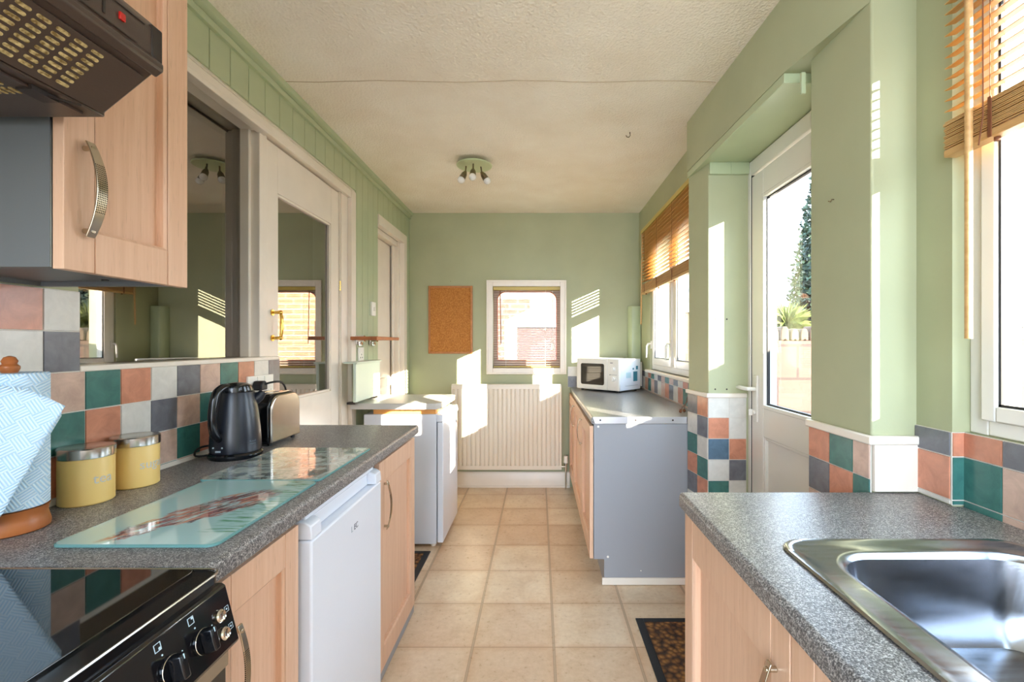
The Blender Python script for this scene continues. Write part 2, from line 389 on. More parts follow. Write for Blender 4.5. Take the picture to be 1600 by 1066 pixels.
# ------------------------------------------------------------------ mesh builder
class MB:
    def __init__(s): s.v = []; s.f = []; s.mi = []; s.k = 0; s.cuts = []
    def add(s, vs, fs):
        o = len(s.v); s.cuts.append((o, len(s.f))); s.v += [Vector(p) for p in vs]
        for f in fs: s.f.append([i+o for i in f]); s.mi.append(s.k)
        return s
    def box(s, x0, x1, y0, y1, z0, z1):
        x0, x1 = min(x0, x1), max(x0, x1); y0, y1 = min(y0, y1), max(y0, y1); z0, z1 = min(z0, z1), max(z0, z1)
        vs = [(x, y, z) for z in (z0, z1) for y in (y0, y1) for x in (x0, x1)]
        return s.add(vs, [(0, 2, 3, 1), (4, 5, 7, 6), (0, 1, 5, 4), (2, 6, 7, 3), (0, 4, 6, 2), (1, 3, 7, 5)])
    def prism(s, poly, axis, a0, a1):
        """poly in the two remaining axes (x: y,z  y: x,z  z: x,y) pushed along axis"""
        def P(p, a):
            return {'x': (a, p[0], p[1]), 'y': (p[0], a, p[1]), 'z': (p[0], p[1], a)}[axis]
        n = len(poly)
        vs = [P(p, a0) for p in poly] + [P(p, a1) for p in poly]
        fs = [tuple(range(n)), tuple(range(2*n-1, n-1, -1))] + [(i, (i+1) % n, n+(i+1) % n, n+i) for i in range(n)]
        return s.add(vs, fs)
    def cyl(s, p0, p1, r0, r1=None, n=24, cap=True):
        r1 = r0 if r1 is None else r1
        p0, p1 = Vector(p0), Vector(p1); d = (p1-p0).normalized()
        a = d.orthogonal().normalized(); b = d.cross(a)
        vs = []
        for p, r in ((p0, r0), (p1, r1)):
            for i in range(n):
                t = 2*PI*i/n; vs.append(p + (a*math.cos(t) + b*math.sin(t))*r)
        fs = [(i, (i+1) % n, n+(i+1) % n, n+i) for i in range(n)]
        if cap: fs += [tuple(range(n-1, -1, -1)), tuple(range(n, 2*n))]
        return s.add(vs, fs)
    def lathe(s, c, prof, n=40, axis='z', cap=True):
        c = Vector(c); vs = []
        for r, z in prof:
            for i in range(n):
                t = 2*PI*i/n; u, w = r*math.cos(t), r*math.sin(t)
                vs.append(c + Vector({'z': (u, w, z), 'x': (z, u, w), 'y': (u, z, w)}[axis]))
        fs = []
        for j in range(len(prof)-1):
            for i in range(n): fs.append((j*n+i, j*n+(i+1) % n, (j+1)*n+(i+1) % n, (j+1)*n+i))
        if cap: fs += [tuple(range(n-1, -1, -1)), tuple(range((len(prof)-1)*n, len(prof)*n))]
        return s.add(vs, fs)
    def tube(s, pts, r, n=10, cap=True, flat=None):
        pts = [Vector(p) for p in pts]; rs = r if isinstance(r, (list, tuple)) else [r]*len(pts)
        vs = []; prev = None
        for i, p in enumerate(pts):
            t = (pts[min(i+1, len(pts)-1)] - pts[max(i-1, 0)]).normalized()
            if prev is None: a = t.orthogonal().normalized()
            else:
                a = prev - t*prev.dot(t)
                a = a.normalized() if a.length > 1e-6 else t.orthogonal().normalized()
            prev = a; b = t.cross(a)
            for k in range(n):
                q = 2*PI*k/n; vs.append(p + (a*math.cos(q) + b*math.sin(q))*rs[i])
        fs = [(j*n+k, j*n+(k+1) % n, (j+1)*n+(k+1) % n, (j+1)*n+k) for j in range(len(pts)-1) for k in range(n)]
        if cap: fs += [tuple(range(n-1, -1, -1)), tuple(range((len(pts)-1)*n, len(pts)*n))]
        return s.add(vs, fs)
    def loops(s, loops, cap0=True, cap1=True):
        n = len(loops[0]); vs = [p for lp in loops for p in lp]
        fs = [(j*n+i, j*n+(i+1) % n, (j+1)*n+(i+1) % n, (j+1)*n+i) for j in range(len(loops)-1) for i in range(n)]
        if cap0: fs.append(tuple(range(n-1, -1, -1)))
        if cap1: fs.append(tuple(range((len(loops)-1)*n, len(loops)*n)))
        return s.add(vs, fs)
    def sphere(s, c, r, n=16, m=10, sc3=(1, 1, 1)):
        c = Vector(c)
        prof = [(math.sin(PI*j/m), -math.cos(PI*j/m)) for j in range(m+1)]
        vs = [c]; vs = []
        for a, z in prof:
            a = max(a, 0.002)
            for i in range(n):
                t = 2*PI*i/n; vs.append(c + Vector((a*math.cos(t)*r*sc3[0], a*math.sin(t)*r*sc3[1], z*r*sc3[2])))
        fs = [(j*n+i, j*n+(i+1) % n, (j+1)*n+(i+1) % n, (j+1)*n+i) for j in range(m) for i in range(n)]
        fs += [tuple(range(n-1, -1, -1)), tuple(range(m*n, (m+1)*n))]
        return s.add(vs, fs)
    def split(s, name, mats, parent=None, **kw):
        """one object for each added shape"""
        out = []; cuts = s.cuts + [(len(s.v), len(s.f))]
        for (a, fa), (b, fb) in zip(cuts[:-1], cuts[1:]):
            q = MB(); q.v = s.v[a:b]; q.f = [[i-a for i in f] for f in s.f[fa:fb]]; q.mi = s.mi[fa:fb]
            out.append(q.build(name, mats, parent, **kw))
        return out
    def build(s, name, mats, parent=None, bevel=0.0, seg=2, origin=None, smooth=True, recalc=True, solid=0.0, local=False):
        mats = mats if isinstance(mats, (list, tuple)) else [mats]
        xs = [p.x for p in s.v]; ys = [p.y for p in s.v]; zs = [p.z for p in s.v]
        if origin is None and not local:
            origin = Vector(((min(xs)+max(xs))/2, (min(ys)+max(ys))/2, min(zs)))
        origin = Vector(origin) if origin is not None else Vector((0, 0, 0))
        me = bpy.data.meshes.new(name)
        me.from_pydata([tuple(p-origin) for p in s.v], [], s.f)
        for m in mats: me.materials.append(m)
        for p, k in zip(me.polygons, s.mi): p.material_index = k
        if recalc:
            bm = bmesh.new(); bm.from_mesh(me); bmesh.ops.recalc_face_normals(bm, faces=bm.faces); bm.to_mesh(me); bm.free()
        if smooth:
            for p in me.polygons: p.use_smooth = True
            me.set_sharp_from_angle(angle=math.radians(38))
        o = bpy.data.objects.new(name, me); COL.objects.link(o)
        if parent is not None and not local:
            w = Vector((0, 0, 0)); q = parent
            while q: w += q.location; q = q.parent
            o.location = origin - w
        else: o.location = origin
        if parent is not None: o.parent = parent
        if solid:
            md = o.modifiers.new('thickness', 'SOLIDIFY'); md.thickness = solid; md.offset = 0
        if bevel:
            md = o.modifiers.new('edge', 'BEVEL'); md.width = bevel; md.segments = seg; md.limit_method = 'ANGLE'
            md.angle_limit = math.radians(40); md.harden_normals = False
        return o

def tag(o, label=None, cat=None, group=None, kind=None):
    if label: o['label'] = label
    if cat: o['category'] = cat
    if group: o['group'] = group
    if kind: o['kind'] = kind
    return o
def empty(name, loc, label=None, cat=None, group=None, kind=None, rz=0):
    o = bpy.data.objects.new(name, None); COL.objects.link(o); o.location = loc; o.rotation_euler = (0, 0, rz)
    o.empty_display_size = 0.1
    return tag(o, label, cat, group, kind)
def struct(o, label=None, cat=None): return tag(o, label, cat, kind='structure')
def B(*a): return MB().box(*a)

def text_mesh(name, body, size, mat, xf, parent, extrude=0.0003, label=None):
    """lettering: a font outline turned to a mesh, every vertex sent through xf(x, y, z)"""
    cu = bpy.data.curves.new(name, 'FONT'); cu.body = body; cu.size = size; cu.extrude = extrude
    cu.align_x = 'CENTER'; cu.align_y = 'CENTER'; cu.resolution_u = 3
    tmp = bpy.data.objects.new(name, cu); COL.objects.link(tmp)
    dg = bpy.context.evaluated_depsgraph_get(); dg.update()
    me = bpy.data.meshes.new_from_object(tmp.evaluated_get(dg))
    bpy.data.objects.remove(tmp)
    mb = MB(); vs = [xf(*v.co) for v in me.vertices]
    mb.add(vs, [tuple(p.vertices) for p in me.polygons])
    o = mb.build(name, mat, parent, smooth=False, recalc=False)
    if label: o['label'] = label
    return o

# ------------------------------------------------------------------ the room
FAR = 4.21; CEIL = 2.485; NEARY = -1.30
floor = struct(B(-1.6, 1.35, NEARY, 4.45, -0.10, 0.0).build('floor', M['floor'], origin=(0, 0, 0)))
mb = B(-1.4, 1.40, NEARY, 4.45, CEIL, CEIL+0.15)
ceiling = struct(mb.build('ceiling', M['ceiling'], origin=(0, 0, 0)))
seam = MB(); pts = []
rnd = random.Random(3)
for i in range(41):
    x = -1.17 + i*0.05; pts.append((min(x, 0.80), 2.095 + math.sin(i*0.5)*0.006 + rnd.uniform(-.0015, .0015), CEIL))
seam.tube(pts, 0.0022, 6).build('seam', plain('ceiling_crack', S(186, 166, 138), 0.9), ceiling)

# --- end wall (frontal) with its window opening  x -.418..197  z 1.05..1.79
WB = MB()
wx0, wx1, wz0, wz1 = -0.42, 0.197, 1.065, 1.822
WB.box(-1.4, wx0, FAR, FAR+0.15, 0, CEIL); WB.box(wx1, 1.1, FAR, FAR+0.15, 0, CEIL)
WB.box(wx0, wx1, FAR, FAR+0.15, 0, wz0); WB.box(wx0, wx1, FAR, FAR+0.15, wz1, CEIL)
wall_back = struct(WB.build('wall_back', M['green'], origin=(0, FAR, 0)))
bb = MB(); bb.prism([(FAR-0.001, 0), (FAR-0.018, 0), (FAR-0.018, 0.125), (FAR-0.010, 0.140), (FAR-0.001, 0.140)], 'x', -1.17, 0.28)
bb.box(-1.17, 0.28, FAR-0.030, FAR-0.018, 0, 0.018)
struct(bb.build('baseboard_back', M['white_paint'], bevel=0.002))

# --- left wall
LX = -1.19
WL = MB()
WL.box(-1.40, -1.196, NEARY, 2.135, 0, 1.225)               # half wall behind the worktop
WL.box(-1.40, -1.196, NEARY, 1.205, 1.225, CEIL)            # full wall behind the wall cabinet
WL.box(-1.40, -1.186, 1.205, 2.975, 2.28, CEIL)             # above the frames
WL.box(-1.40, -1.186, 2.975, 3.385, 0, CEIL)
WL.box(-1.40, -1.186, 3.385, 4.10, 2.246, CEIL)
WL.box(-1.40, -1.186, 4.10, FAR, 0, CEIL)
wall_left = struct(WL.build('wall_left', M['green'], origin=(-1.2, 0, 0)))
bd = MB()                                                   # grooved boards
def boards(y0, y1, z0, z1, phase=1.766, pitch=0.112):
    k = math.floor((y0-phase)/pitch); y = phase + k*pitch
    while y < y1:
        a, b = max(y, y0)+0.002, min(y+pitch, y1)-0.002
        if b-a > 0.006: bd.box(-1.187, -1.174, a, b, z0, z1)
        y += pitch
boards(1.205, 2.975, 2.28, 2.43); boards(2.975, 3.385, 0.0, 2.43, 2.988, 0.10); boards(3.385, 4.10, 2.246, 2.43, 3.388); boards(4.10, FAR-.002, 0, 2.43, 4.10)
bd.build('grooved_boarding', M['green_gloss'], wall_left, bevel=0.0015)
cv = MB(); cv.prism([(-1.187, 2.425), (-1.160, 2.425), (-1.157, 2.445), (-1.165, 2.455), (-1.145, 2.462), (-1.142, CEIL), (-1.187, CEIL)], 'y', 1.0, FAR)
struct(cv.build('trim_1', M['green_gloss'], bevel=0.001))

SEQ = ['pink', 'green', 'rust', 'white', 'slate']
COLS = ['pink', 'green', 'rust', 'white', 'slate', 'blue']
def tiles(name, parent, org, u, v, nrm, ulist, vlist, pick, th=0.006, gap=0.0022, back=True):
    """a field of ceramic tiles: ulist/vlist are the grout positions along u and v"""
    mb = MB(); org, u, v, nrm = Vector(org), Vector(u), Vector(v), Vector(nrm)
    def cell(u0, u1, v0, v1, t0, t1, e=0.0):
        c = []
        for t, ins in ((t0, 0), (t1, e)):
            for (a, b) in ((u0+ins, v0+ins), (u1-ins, v0+ins), (u1-ins, v1-ins), (u0+ins, v1-ins)):
                c.append(org + u*a + v*b + nrm*t)
        mb.add(c, [(3, 2, 1, 0), (4, 5, 6, 7), (0, 1, 5, 4), (1, 2, 6, 5), (2, 3, 7, 6), (3, 0, 4, 7)])
    if back:
        mb.k = 0; cell(ulist[0], ulist[-1], vlist[0], vlist[-1], 0, th*0.55)
    for i in range(len(ulist)-1):
        for j in range(len(vlist)-1):
            mb.k = 1 + COLS.index(pick(i, j))
            cell(ulist[i]+gap/2, ulist[i+1]-gap/2, vlist[j]+gap/2, vlist[j+1]-gap/2, th*0.3, th, 0.0010)
    return mb.build(name, [M['grout']] + [TILE[c] for c in COLS], parent, smooth=False)

P = 0.1033
# below the internal window: columns run away from the camera, rows counted from the top
ul = [1.218 + P*k for k in range(-14, 10)][:-1] + [2.132]
vl = [0.900, 0.919, 1.022, 1.125, 1.228]
tiles('splashback_tiling', wall_left, (-1.196, 0, 0), (0, 1, 0), (0, 0, 1), (1, 0, 0), ul, vl,
      lambda i, j: SEQ[((i-13) + (3-j)) % 5], back=True)
ov = {(-2, 1): 'green', (-3, 1): 'pink'}
ul2 = [1.218 + P*k for k in range(-14, 0)] + [1.205]
vl2 = [1.228, 1.331, 1.434]
tiles('splashback_tiling', wall_left, (-1.196, 0, 0), (0, 1, 0), (0, 0, 1), (1, 0, 0), ul2, vl2,
      lambda i, j: ov.get((i-13-1+1-0, j), SEQ[((i-13) - 1 - j) % 5]), back=True)

# internal window frame, glass, ledge
w1 = struct(empty('window_1', (-1.2, 1.6, 1.23)))
mb = MB()
mb.box(-1.36, -1.19, 1.205, 2.132, 1.226, 1.242)                                   # ledge
mb.build('sill', M['white_paint'], w1, bevel=0.003)
mb = MB()
mb.box(-1.36, -1.176, 1.205, 2.975, 2.215, 2.262)                                  # header board
mb.prism([(-1.19, 2.262), (-1.172, 2.262), (-1.184, 2.285), (-1.19, 2.285)], 'y', 1.205, 2.975)
mb.box(-1.21, -1.166, 1.205, 2.02, 2.205, 2.225)
mb.box(-1.36, -1.197, 1.990, 2.045, 1.242, 2.215)                                  # post
mb.box(-1.30, -1.235, 1.975, 1.995, 1.242, 2.215)
mb.build('window_frame', M['white_paint'], w1, bevel=0.003)
B(-1.278, -1.272, 1.205, 1.985, 1.242, 2.215).build('pane', M['dark_glass'], w1)

# glazed internal door with its frame
d1 = struct(empty('door_1', (-1.2, 2.4, 0)))
mb = MB()
mb.box(-1.36, -1.197, 2.79, 2.975, 0, 2.215)
mb.box(-1.197, -1.172, 2.905, 2.975, 0, 2.262)
mb.box(-1.197, -1.190, 2.797, 2.80, 0, 2.215)
mb.build('door_frame', M['white_paint'], d1, bevel=0.003)
mb = MB(); gy0, gy1, gz0, gz1 = 2.137, 2.685, 1.027, 1.993
mb.box(-1.245, -1.203, 2.048, gy0, 0, 2.205); mb.box(-1.245, -1.203, gy1, 2.787, 0, 2.205)
mb.box(-1.245, -1.203, gy0, gy1, 0, gz0); mb.box(-1.245, -1.203, gy0, gy1, gz1, 2.205)
mb.build('door_leaf', M['white_paint'], d1, bevel=0.002)
mb = MB()
for a in ((gy0, gy0+.012, gz0, gz1), (gy1-.012, gy1, gz0, gz1), (gy0, gy1, gz0, gz0+.012), (gy0, gy1, gz1-.012, gz1)):
    mb.box(-1.225, -1.207, *a)
mb.build('glazing_bead', M['white_paint'], d1, bevel=0.002)
B(-1.226, -1.220, gy0, gy1, gz0, gz1).build('pane', M['door_mirror_glass'], d1)
mb = MB(); hy = 2.092
for z in (1.325, 1.440):
    mb.cyl((-1.203, hy, z), (-1.198, hy, z), 0.014, n=16); mb.cyl((-1.198, hy, z), (-1.168, hy, z), 0.006, 0.008, n=12)
    mb.sphere((-1.165, hy, z), 0.010, 12, 8)
mb.tube([(-1.165, hy, 1.325), (-1.160, hy, 1.345), (-1.159, hy, 1.382), (-1.160, hy, 1.42), (-1.165, hy, 1.44)], [.006, .007, .0085, .007, .006], 10)
h = mb.build('door_handle', M['brass'], d1); h['label'] = 'brass pull handle'
mb = MB()
for z in (1.62, 1.635, 1.65, 1.665): mb.cyl((-1.196, 2.792, z), (-1.196, 2.792, z+.011), .0035, n=8)
mb.build('hinge', M['brass'], d1)

# room beyond, seen dark through the panes
mb = MB()
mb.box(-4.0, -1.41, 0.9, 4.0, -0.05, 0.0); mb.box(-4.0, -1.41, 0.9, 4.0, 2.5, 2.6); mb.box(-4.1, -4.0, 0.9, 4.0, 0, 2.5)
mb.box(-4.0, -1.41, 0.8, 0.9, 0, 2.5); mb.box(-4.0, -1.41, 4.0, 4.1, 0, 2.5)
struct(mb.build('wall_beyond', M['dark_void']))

# second doorway in the left wall
d2 = struct(empty('door_2', (-1.2, 3.7, 0)))
mb = MB()
mb.box(-1.21, -1.165, 3.385, 4.10, 2.172, 2.246); mb.box(-1.21, -1.165, 4.015, 4.10, 0, 2.172)
mb.box(-1.36, -1.20, 3.97, 4.015, 0, 2.172); mb.box(-1.36, -1.21, 3.385, 3.97, 2.13, 2.172); mb.box(-1.36, -1.21, 3.385, 3.395, 0, 2.13)
mb.box(-1.25, -1.235, 3.93, 3.97, 0, 2.13)
mb.build('door_frame', M['white_paint'], d2, bevel=0.003)
mb = MB(); mb.box(-1.30, -1.26, 3.40, 3.925, 0.02, 2.125)
mb.box(-1.26, -1.252, 3.40, 3.925, 0.95, 1.02)
mb.build('door_leaf', M['white_paint'], d2, bevel=0.002)

# --- right wall: far part with window 2
RX = 0.91
WR = MB()
ry0, ry1, rz0, rz1 = 2.54, 3.79, 1.09, 2.09
WR.box(RX, 1.13, 2.46, ry0, 0, CEIL); WR.box(RX, 1.13, ry1, FAR, 0, CEIL)
WR.box(RX, 1.13, ry0, ry1, 0, rz0); WR.box(RX, 1.13, ry0, ry1, rz1, CEIL)
# near part (beside the sink): plane x = 1.013, opening 0..1.137
NX = 1.013; NZ0, NZ1 = 1.083, 2.165; NY0, NY1 = -0.12, 1.137; WO = 1.18
WR.box(NX, WO, NY1, 1.40, 0, CEIL); WR.box(NX, WO, NEARY, NY0, 0, CEIL)
WR.box(1.045, WO, NY0, NY1, 0, NZ0); WR.box(NX, WO, NY0, NY1, NZ1, CEIL)
# around the door
WR.box(1.04, WO, 1.36, 1.46, 0, CEIL); WR.box(1.04, WO, 1.46, 2.335, 2.185, CEIL); WR.box(1.02, WO, 2.335, 2.47, 0, CEIL)
wall_right = struct(WR.build('wall_right', M['green'], origin=(1.0, 0, 0)))
# pillars either side of the door and the boxed beam over it
pl = MB(); pl.prism([(0.803, 2.49), (0.835, 2.285), (1.06, 2.285), (1.06, 2.49)], 'z', 0, 2.2)
p1 = struct(pl.build('pillar', M['green'], bevel=0.004))
pl = MB(); pl.prism([(0.888, 1.518), (0.893, 1.245), (1.039, 1.245), (1.039, 1.518)], 'z', 0, CEIL)
p2 = struct(pl.build('pillar', M['green'], bevel=0.006))
bm_ = MB(); bm_.prism([(0.795, 2.49), (0.833, 1.577), (0.893, 1.25), (1.039, 1.25), (1.039, 2.49)], 'z', 2.222, CEIL)
beam = struct(bm_.build('beam', M['green']))
sf = MB(); sf.prism([(0.797, 2.49), (0.835, 1.580), (1.06, 1.580), (1.06, 2.49)], 'z', 2.188, 2.222)
sf.build('soffit_board', M['green_gloss'], beam, bevel=0.002)
mb = B(0.836, 0.94, 2.268, 2.286, 2.13, 2.188)
mb.box(0.94, 1.03, 2.268, 2.286, 2.13, 2.188)
mb.box(0.86, 0.875, 1.519, 1.530, 2.12, 2.19)
mb.split('batten', M['green_gloss'], beam, bevel=0.002)
mb = MB()
for x in (0.868, 0.925):
    for z in (1.42, 1.075): mb.cyl((x, 2.2850, z), (x, 2.2835, z), 0.004, n=10)
mb.split('screw', M['dark_brown'], p1)
mb = MB(); mb.tube([(0.893, 1.40, 1.735), (0.884, 1.40, 1.735), (0.880, 1.40, 1.728), (0.880, 1.41, 1.732)], 0.0018, 8)
tag(mb.build('hook', M['lamp_metal']), 'tiny cup hook screwed into the green pillar beside the sink window', 'hook')

# tile dado on the right, white capping
vlr = [0.0] + [0.109 + 0.1033*k for k in range(0, 10)]           # grout heights up to 1.039
vlr = [z for z in vlr if z < 1.02] + [1.036]
rows5 = {0: ['blue', 'rust'], 1: ['white', 'slate'], 2: ['green', 'white'], 3: ['rust', 'green'], 4: ['slate', 'rust']}
def pick_far(i, j):
    r = len(vlr)-2-j
    return (SEQ[(i*2+r*1+1) % 5] if r > 4 else [['rust', 'slate', 'white'], ['slate', 'white', 'green'], ['white', 'green', 'rust'], ['green', 'rust', 'slate'], ['rust', 'slate', 'white']][r][i])
L1 = math.hypot(0.032, 0.205); u1 = Vector((-0.032, 0.205, 0)).normalized()
nrm1 = Vector((-u1.y, u1.x, 0))
tiles('pillar_tiling', p1, Vector((0.835, 2.285, 0)), u1, (0, 0, 1), nrm1, [0.0, 0.103, 0.206][:2] + [L1], vlr, pick_far)
front_rows = [['white', 'white'], ['rust', 'white'], ['blue', 'rust'], ['white', 'slate'], ['green', 'white'], ['rust', 'green']]
tiles('pillar_tiling', p1, (0.835, 2.285, 0), (1, 0, 0), (0, 0, 1), (0, -1, 0), [-0.003, 0.1, 0.185], vlr,
      lambda i, j: front_rows[min(5, len(vlr)-2-j)][i])
near_rows = [['pink', 'green', 'rust'], ['green', 'rust', 'slate'], ['white', 'slate', 'pink']]
u2 = Vector((-0.005, 0.273, 0)).normalized()
tiles('pillar_tiling', p2, (0.893, 1.245, 0), u2, (0, 0, 1), Vector((-u2.y, u2.x, 0)), [0.0, 0.066, 0.169, 0.273], vlr,
      lambda i, j: near_rows[(len(vlr)-2-j) % 3][i])
tb = MB(); tb.box(0.893, 1.013, 1.233, 1.245, 0.905, 1.030); tb.build('dado_board', M['white_paint'], p2, bevel=0.002)
def cap(name, poly, z0=1.030, z1=1.055):
    mb = MB(); mb.prism(poly, 'z', z0, z1); return struct(mb.build(name, M['white_paint'], bevel=0.004))
cap('trim_2', [(0.788, 2.50), (0.822, 2.270), (1.02, 2.270), (1.02, 2.285), (0.836, 2.285), (0.804, 2.50)], 1.034, 1.056)
cap('trim_3', [(0.872, 1.522), (0.877, 1.229), (1.012, 1.229), (1.012, 1.245), (0.893, 1.245), (0.888, 1.522)], 1.030, 1.054)
# tiles under the near window
nr = {0: ['slate', 'rust'], 1: ['rust', 'green']}
tiles('window_tiling', wall_right, (NX, 1.245, 0.905), (0, -1, 0), (0, 0, 1), (-1, 0, 0), [0.0, 0.108], [0.0, 0.012, 0.118, 0.178],
      lambda i, j: ['white', 'rust', 'slate'][j])
tiles('window_tiling', wall_right, (NX-0.004, 1.137, 0.905), (1, 0, 0), (0, 0, 1), (0, -1, 0), [0.0, 0.040], [0.0, 0.012, 0.118, 0.178],
      lambda i, j: ['green', 'green', 'rust'][j])
tiles('window_tiling', wall_right, (1.042, 1.130, 0.905), (0, -1, 0), (0, 0, 1), (-1, 0, 0), [-0.003] + [0.092+0.1033*k for k in range(12)], [-0.04, 0.012, 0.118, 0.178],
      lambda i, j: [['green', 'pink', 'rust', 'white'], ['green', 'pink', 'slate', 'rust'], ['rust', 'slate', 'white', 'green']][j][i % 4])

# narrow wall face above/below window 3: cut the recess (wall plane at 1.05)
# window 2 (far right)
def upvc_window(name, x0, x1, y0, y1, z0, z1, panes, handles=(), sashw=0.045, fw=0.055):
    r = struct(empty(name, ((x0+x1)/2, (y0+y1)/2, z0)))
    mb = MB()
    mb.box(x0, x1, y0, y0+fw, z0, z1); mb.box(x0, x1, y1-fw, y1, z0, z1)
    mb.box(x0, x1, y0+fw, y1-fw, z0, z0+fw); mb.box(x0, x1, y0+fw, y1-fw, z1-fw, z1)
    for i in range(len(panes)-1):
        a, b = panes[i][1], panes[i+1][0]; mb.box(x0, x1, a, b, z0+fw, z1-fw)
    mb.build('window_frame', M['upvc'], r, bevel=0.004)
    for (a, b) in panes:
        mb = MB(); xs0, xs1 = x0-0.012, x1-0.01; s = sashw
        q0, q1 = z0+fw-0.012, z1-fw+0.012; a0, b0 = a-0.008, b+0.008
        mb.box(xs0, xs1, a0, a0+s, q0, q1); mb.box(xs0, xs1, b0-s, b0, q0, q1)
        mb.box(xs0, xs1, a0+s, b0-s, q0, q0+s); mb.box(xs0, xs1, a0+s, b0-s, q1-s, q1)
        sash = mb.build('sash', M['upvc'], r, bevel=0.004)
        mb = B((x0+x1)/2-0.004, (x0+x1)/2+0.004, a0+s-0.002, b0-s+0.002, q0+s-0.002, q1-s+0.002)
        mb.build('pane', M['glass'], sash)
        mb = MB(); g = 0.006
        mb.box(xs0+0.008, xs0+0.014, a0+s, a0+s+g, q0+s, q1-s); mb.box(xs0+0.008, xs0+0.014, b0-s-g, b0-s, q0+s, q1-s)
        mb.box(xs0+0.008, xs0+0.014, a0+s, b0-s, q0+s, q0+s+g)
        mb.build('gasket', M['black'], sash)
    for (y, z) in handles:
        mb = MB(); hx = x0-0.012
        mb.box(hx-0.010, hx, y-0.012, y+0.012, z-0.032, z+0.032)
        mb.tube([(hx-0.010, y, z+0.01), (hx-0.030, y, z+0.008), (hx-0.038, y, z-0.01), (hx-0.040, y, z-0.06), (hx-0.042, y, z-0.105)], [.009, .009, .009, .008, .007], 8)
        mb.build('window_handle', M['chrome'] if name == 'window_3x' else M['upvc'], r, bevel=0.003)
    return r
w2 = upvc_window('window_2', 0.925, 0.985, ry0, ry1, rz0, rz1, [(ry0+.055, 3.135), (3.215, ry1-.055)], [(3.755, 1.29), (3.19, 1.29)], sashw=0.052)
w3 = upvc_window('window_3', 1.055, 1.115, NY0, NY1, NZ0, NZ1, [(NY0+.048, 0.445), (0.505, NY1-.048)], [], sashw=0.036, fw=0.048)
mb = B(0.872, 0.93, ry0-0.05, ry1+0.03, 1.068, 1.090); struct(mb.build('trim_4', M['white_paint'], bevel=0.004))
tiles('window_tiling', wall_right, (RX, 4.205, 0.905), (0, -1, 0), (0, 0, 1), (-1, 0, 0), [0.0] + [0.05+0.1033*k for k in range(17)] + [1.71], [0.0, 0.010, 0.113, 0.163],
      lambda i, j: [['pink'], ['rust', 'slate', 'white', 'rust', 'green', 'pink', 'slate', 'white', 'pink'], ['green', 'pink', 'slate', 'white', 'rust', 'green', 'white', 'slate', 'pink']][j][i % (1 if j == 0 else 9)])
tiles('window_tiling', wall_back, (0.262, FAR, 0.905), (1, 0, 0), (0, 0, 1), (0, -1, 0), [0.0, 0.083, 0.186, 0.289, 0.392, 0.495, 0.598, 0.645], [0.0, 0.10, 0.186],
      lambda i, j: [['slate', 'pink', 'green', 'rust', 'white', 'slate', 'pink'], ['white', 'slate', 'rust', 'pink', 'green', 'white', 'rust']][j][i])

# window 4 (end wall)
w4 = struct(empty('window_4', (-0.11, FAR, 1.03)))
def ringframe(mb, x0, x1, z0, z1, w, y0, y1):
    mb.box(x0, x0+w, y0, y1, z0, z1); mb.box(x1-w, x1, y0, y1, z0, z1)
    mb.box(x0+w, x1-w, y0, y1, z0, z0+w); mb.box(x0+w, x1-w, y0, y1, z1-w, z1)
mb = MB(); ringframe(mb, -0.466, 0.241, 1.030, 1.866, 0.048, FAR-0.014, FAR)
ringframe(mb, -0.474, 0.249, 1.022, 1.874, 0.016, FAR-0.022, FAR)
mb.build('window_frame', M['white_paint'], w4, bevel=0.003)
# inner taupe frame with rounded upper corners
def rrect(x0, x1, z0, z1, rt, rb, n=8):
    pts = []
    for (cx, cz, r, a0) in ((x1-rt, z1-rt, rt, 0), (x0+rt, z1-rt, rt, 90), (x0+rb, z0+rb, rb, 180), (x1-rb, z0+rb, rb, 270)):
        for i in range(n+1):
            a = math.radians(a0 + 90*i/n); pts.append((cx+r*math.cos(a), cz+r*math.sin(a)))
    return pts
inn = rrect(-0.383, 0.163, 1.146, 1.776, 0.075, 0.012)
outr = rrect(wx0, wx1, wz0, wz1, 0.002, 0.002)
mb = MB()
mb.loops([[(p[0], FAR+.095, p[1]) for p in outr], [(p[0], FAR+.085, p[1]) for p in outr], [(p[0], FAR+.085, p[1]) for p in inn], [(p[0], FAR+.105, p[1]) for p in inn]], False, False)
mb.build('inner_frame', M['taupe'], w4)
mb = MB(); mb.tube([(p[0], FAR+.085, p[1]) for p in inn] + [(inn[0][0], FAR+.085, inn[0][1])], 0.005, 8, cap=False)
mb.build('gasket', plain('salmon_seal', S(196, 120, 100), 0.4), w4)
B(wx0, wx1, FAR+.098, FAR+.102, wz0, wz1).build('pane', M['clear_glass'], w4)

# --- outside door (right)
d3 = struct(empty('door_3', (1.05, 1.95, 0)))
dx0, dx1 = 1.030, 1.100; DY0, DY1 = 1.46, 2.335; DZ = 2.185
mb = MB()
mb.box(dx0, dx1, DY1-0.075, DY1, 0, DZ); mb.box(dx0, dx1, DY0, DY0+.06, 0, DZ); mb.box(dx0, dx1, DY0+.06, DY1-.075, DZ-0.07, DZ)
mb.box(dx0, dx1, DY0+.06, DY1-.075, 0, 0.05)
mb.build('door_frame', M['upvc'], d3, bevel=0.004)
ly0, ly1 = DY0+.068, DY1-.085; lz0, lz1 = 0.055, DZ-.080
g0, g1, gzb, gzt = ly0+.10, 2.135, 1.005, 1.985
mb = MB(); lx0, lx1 = 1.032, 1.095
mb.box(lx0, lx1, ly0, g0, lz0, lz1); mb.box(lx0, lx1, g1, ly1, lz0, lz1)
mb.box(lx0, lx1, g0, g1, gzt, lz1); mb.box(lx0, lx1, g0, g1, 0.87, gzb); mb.box(lx0, lx1, g0, g1, lz0, 0.16)
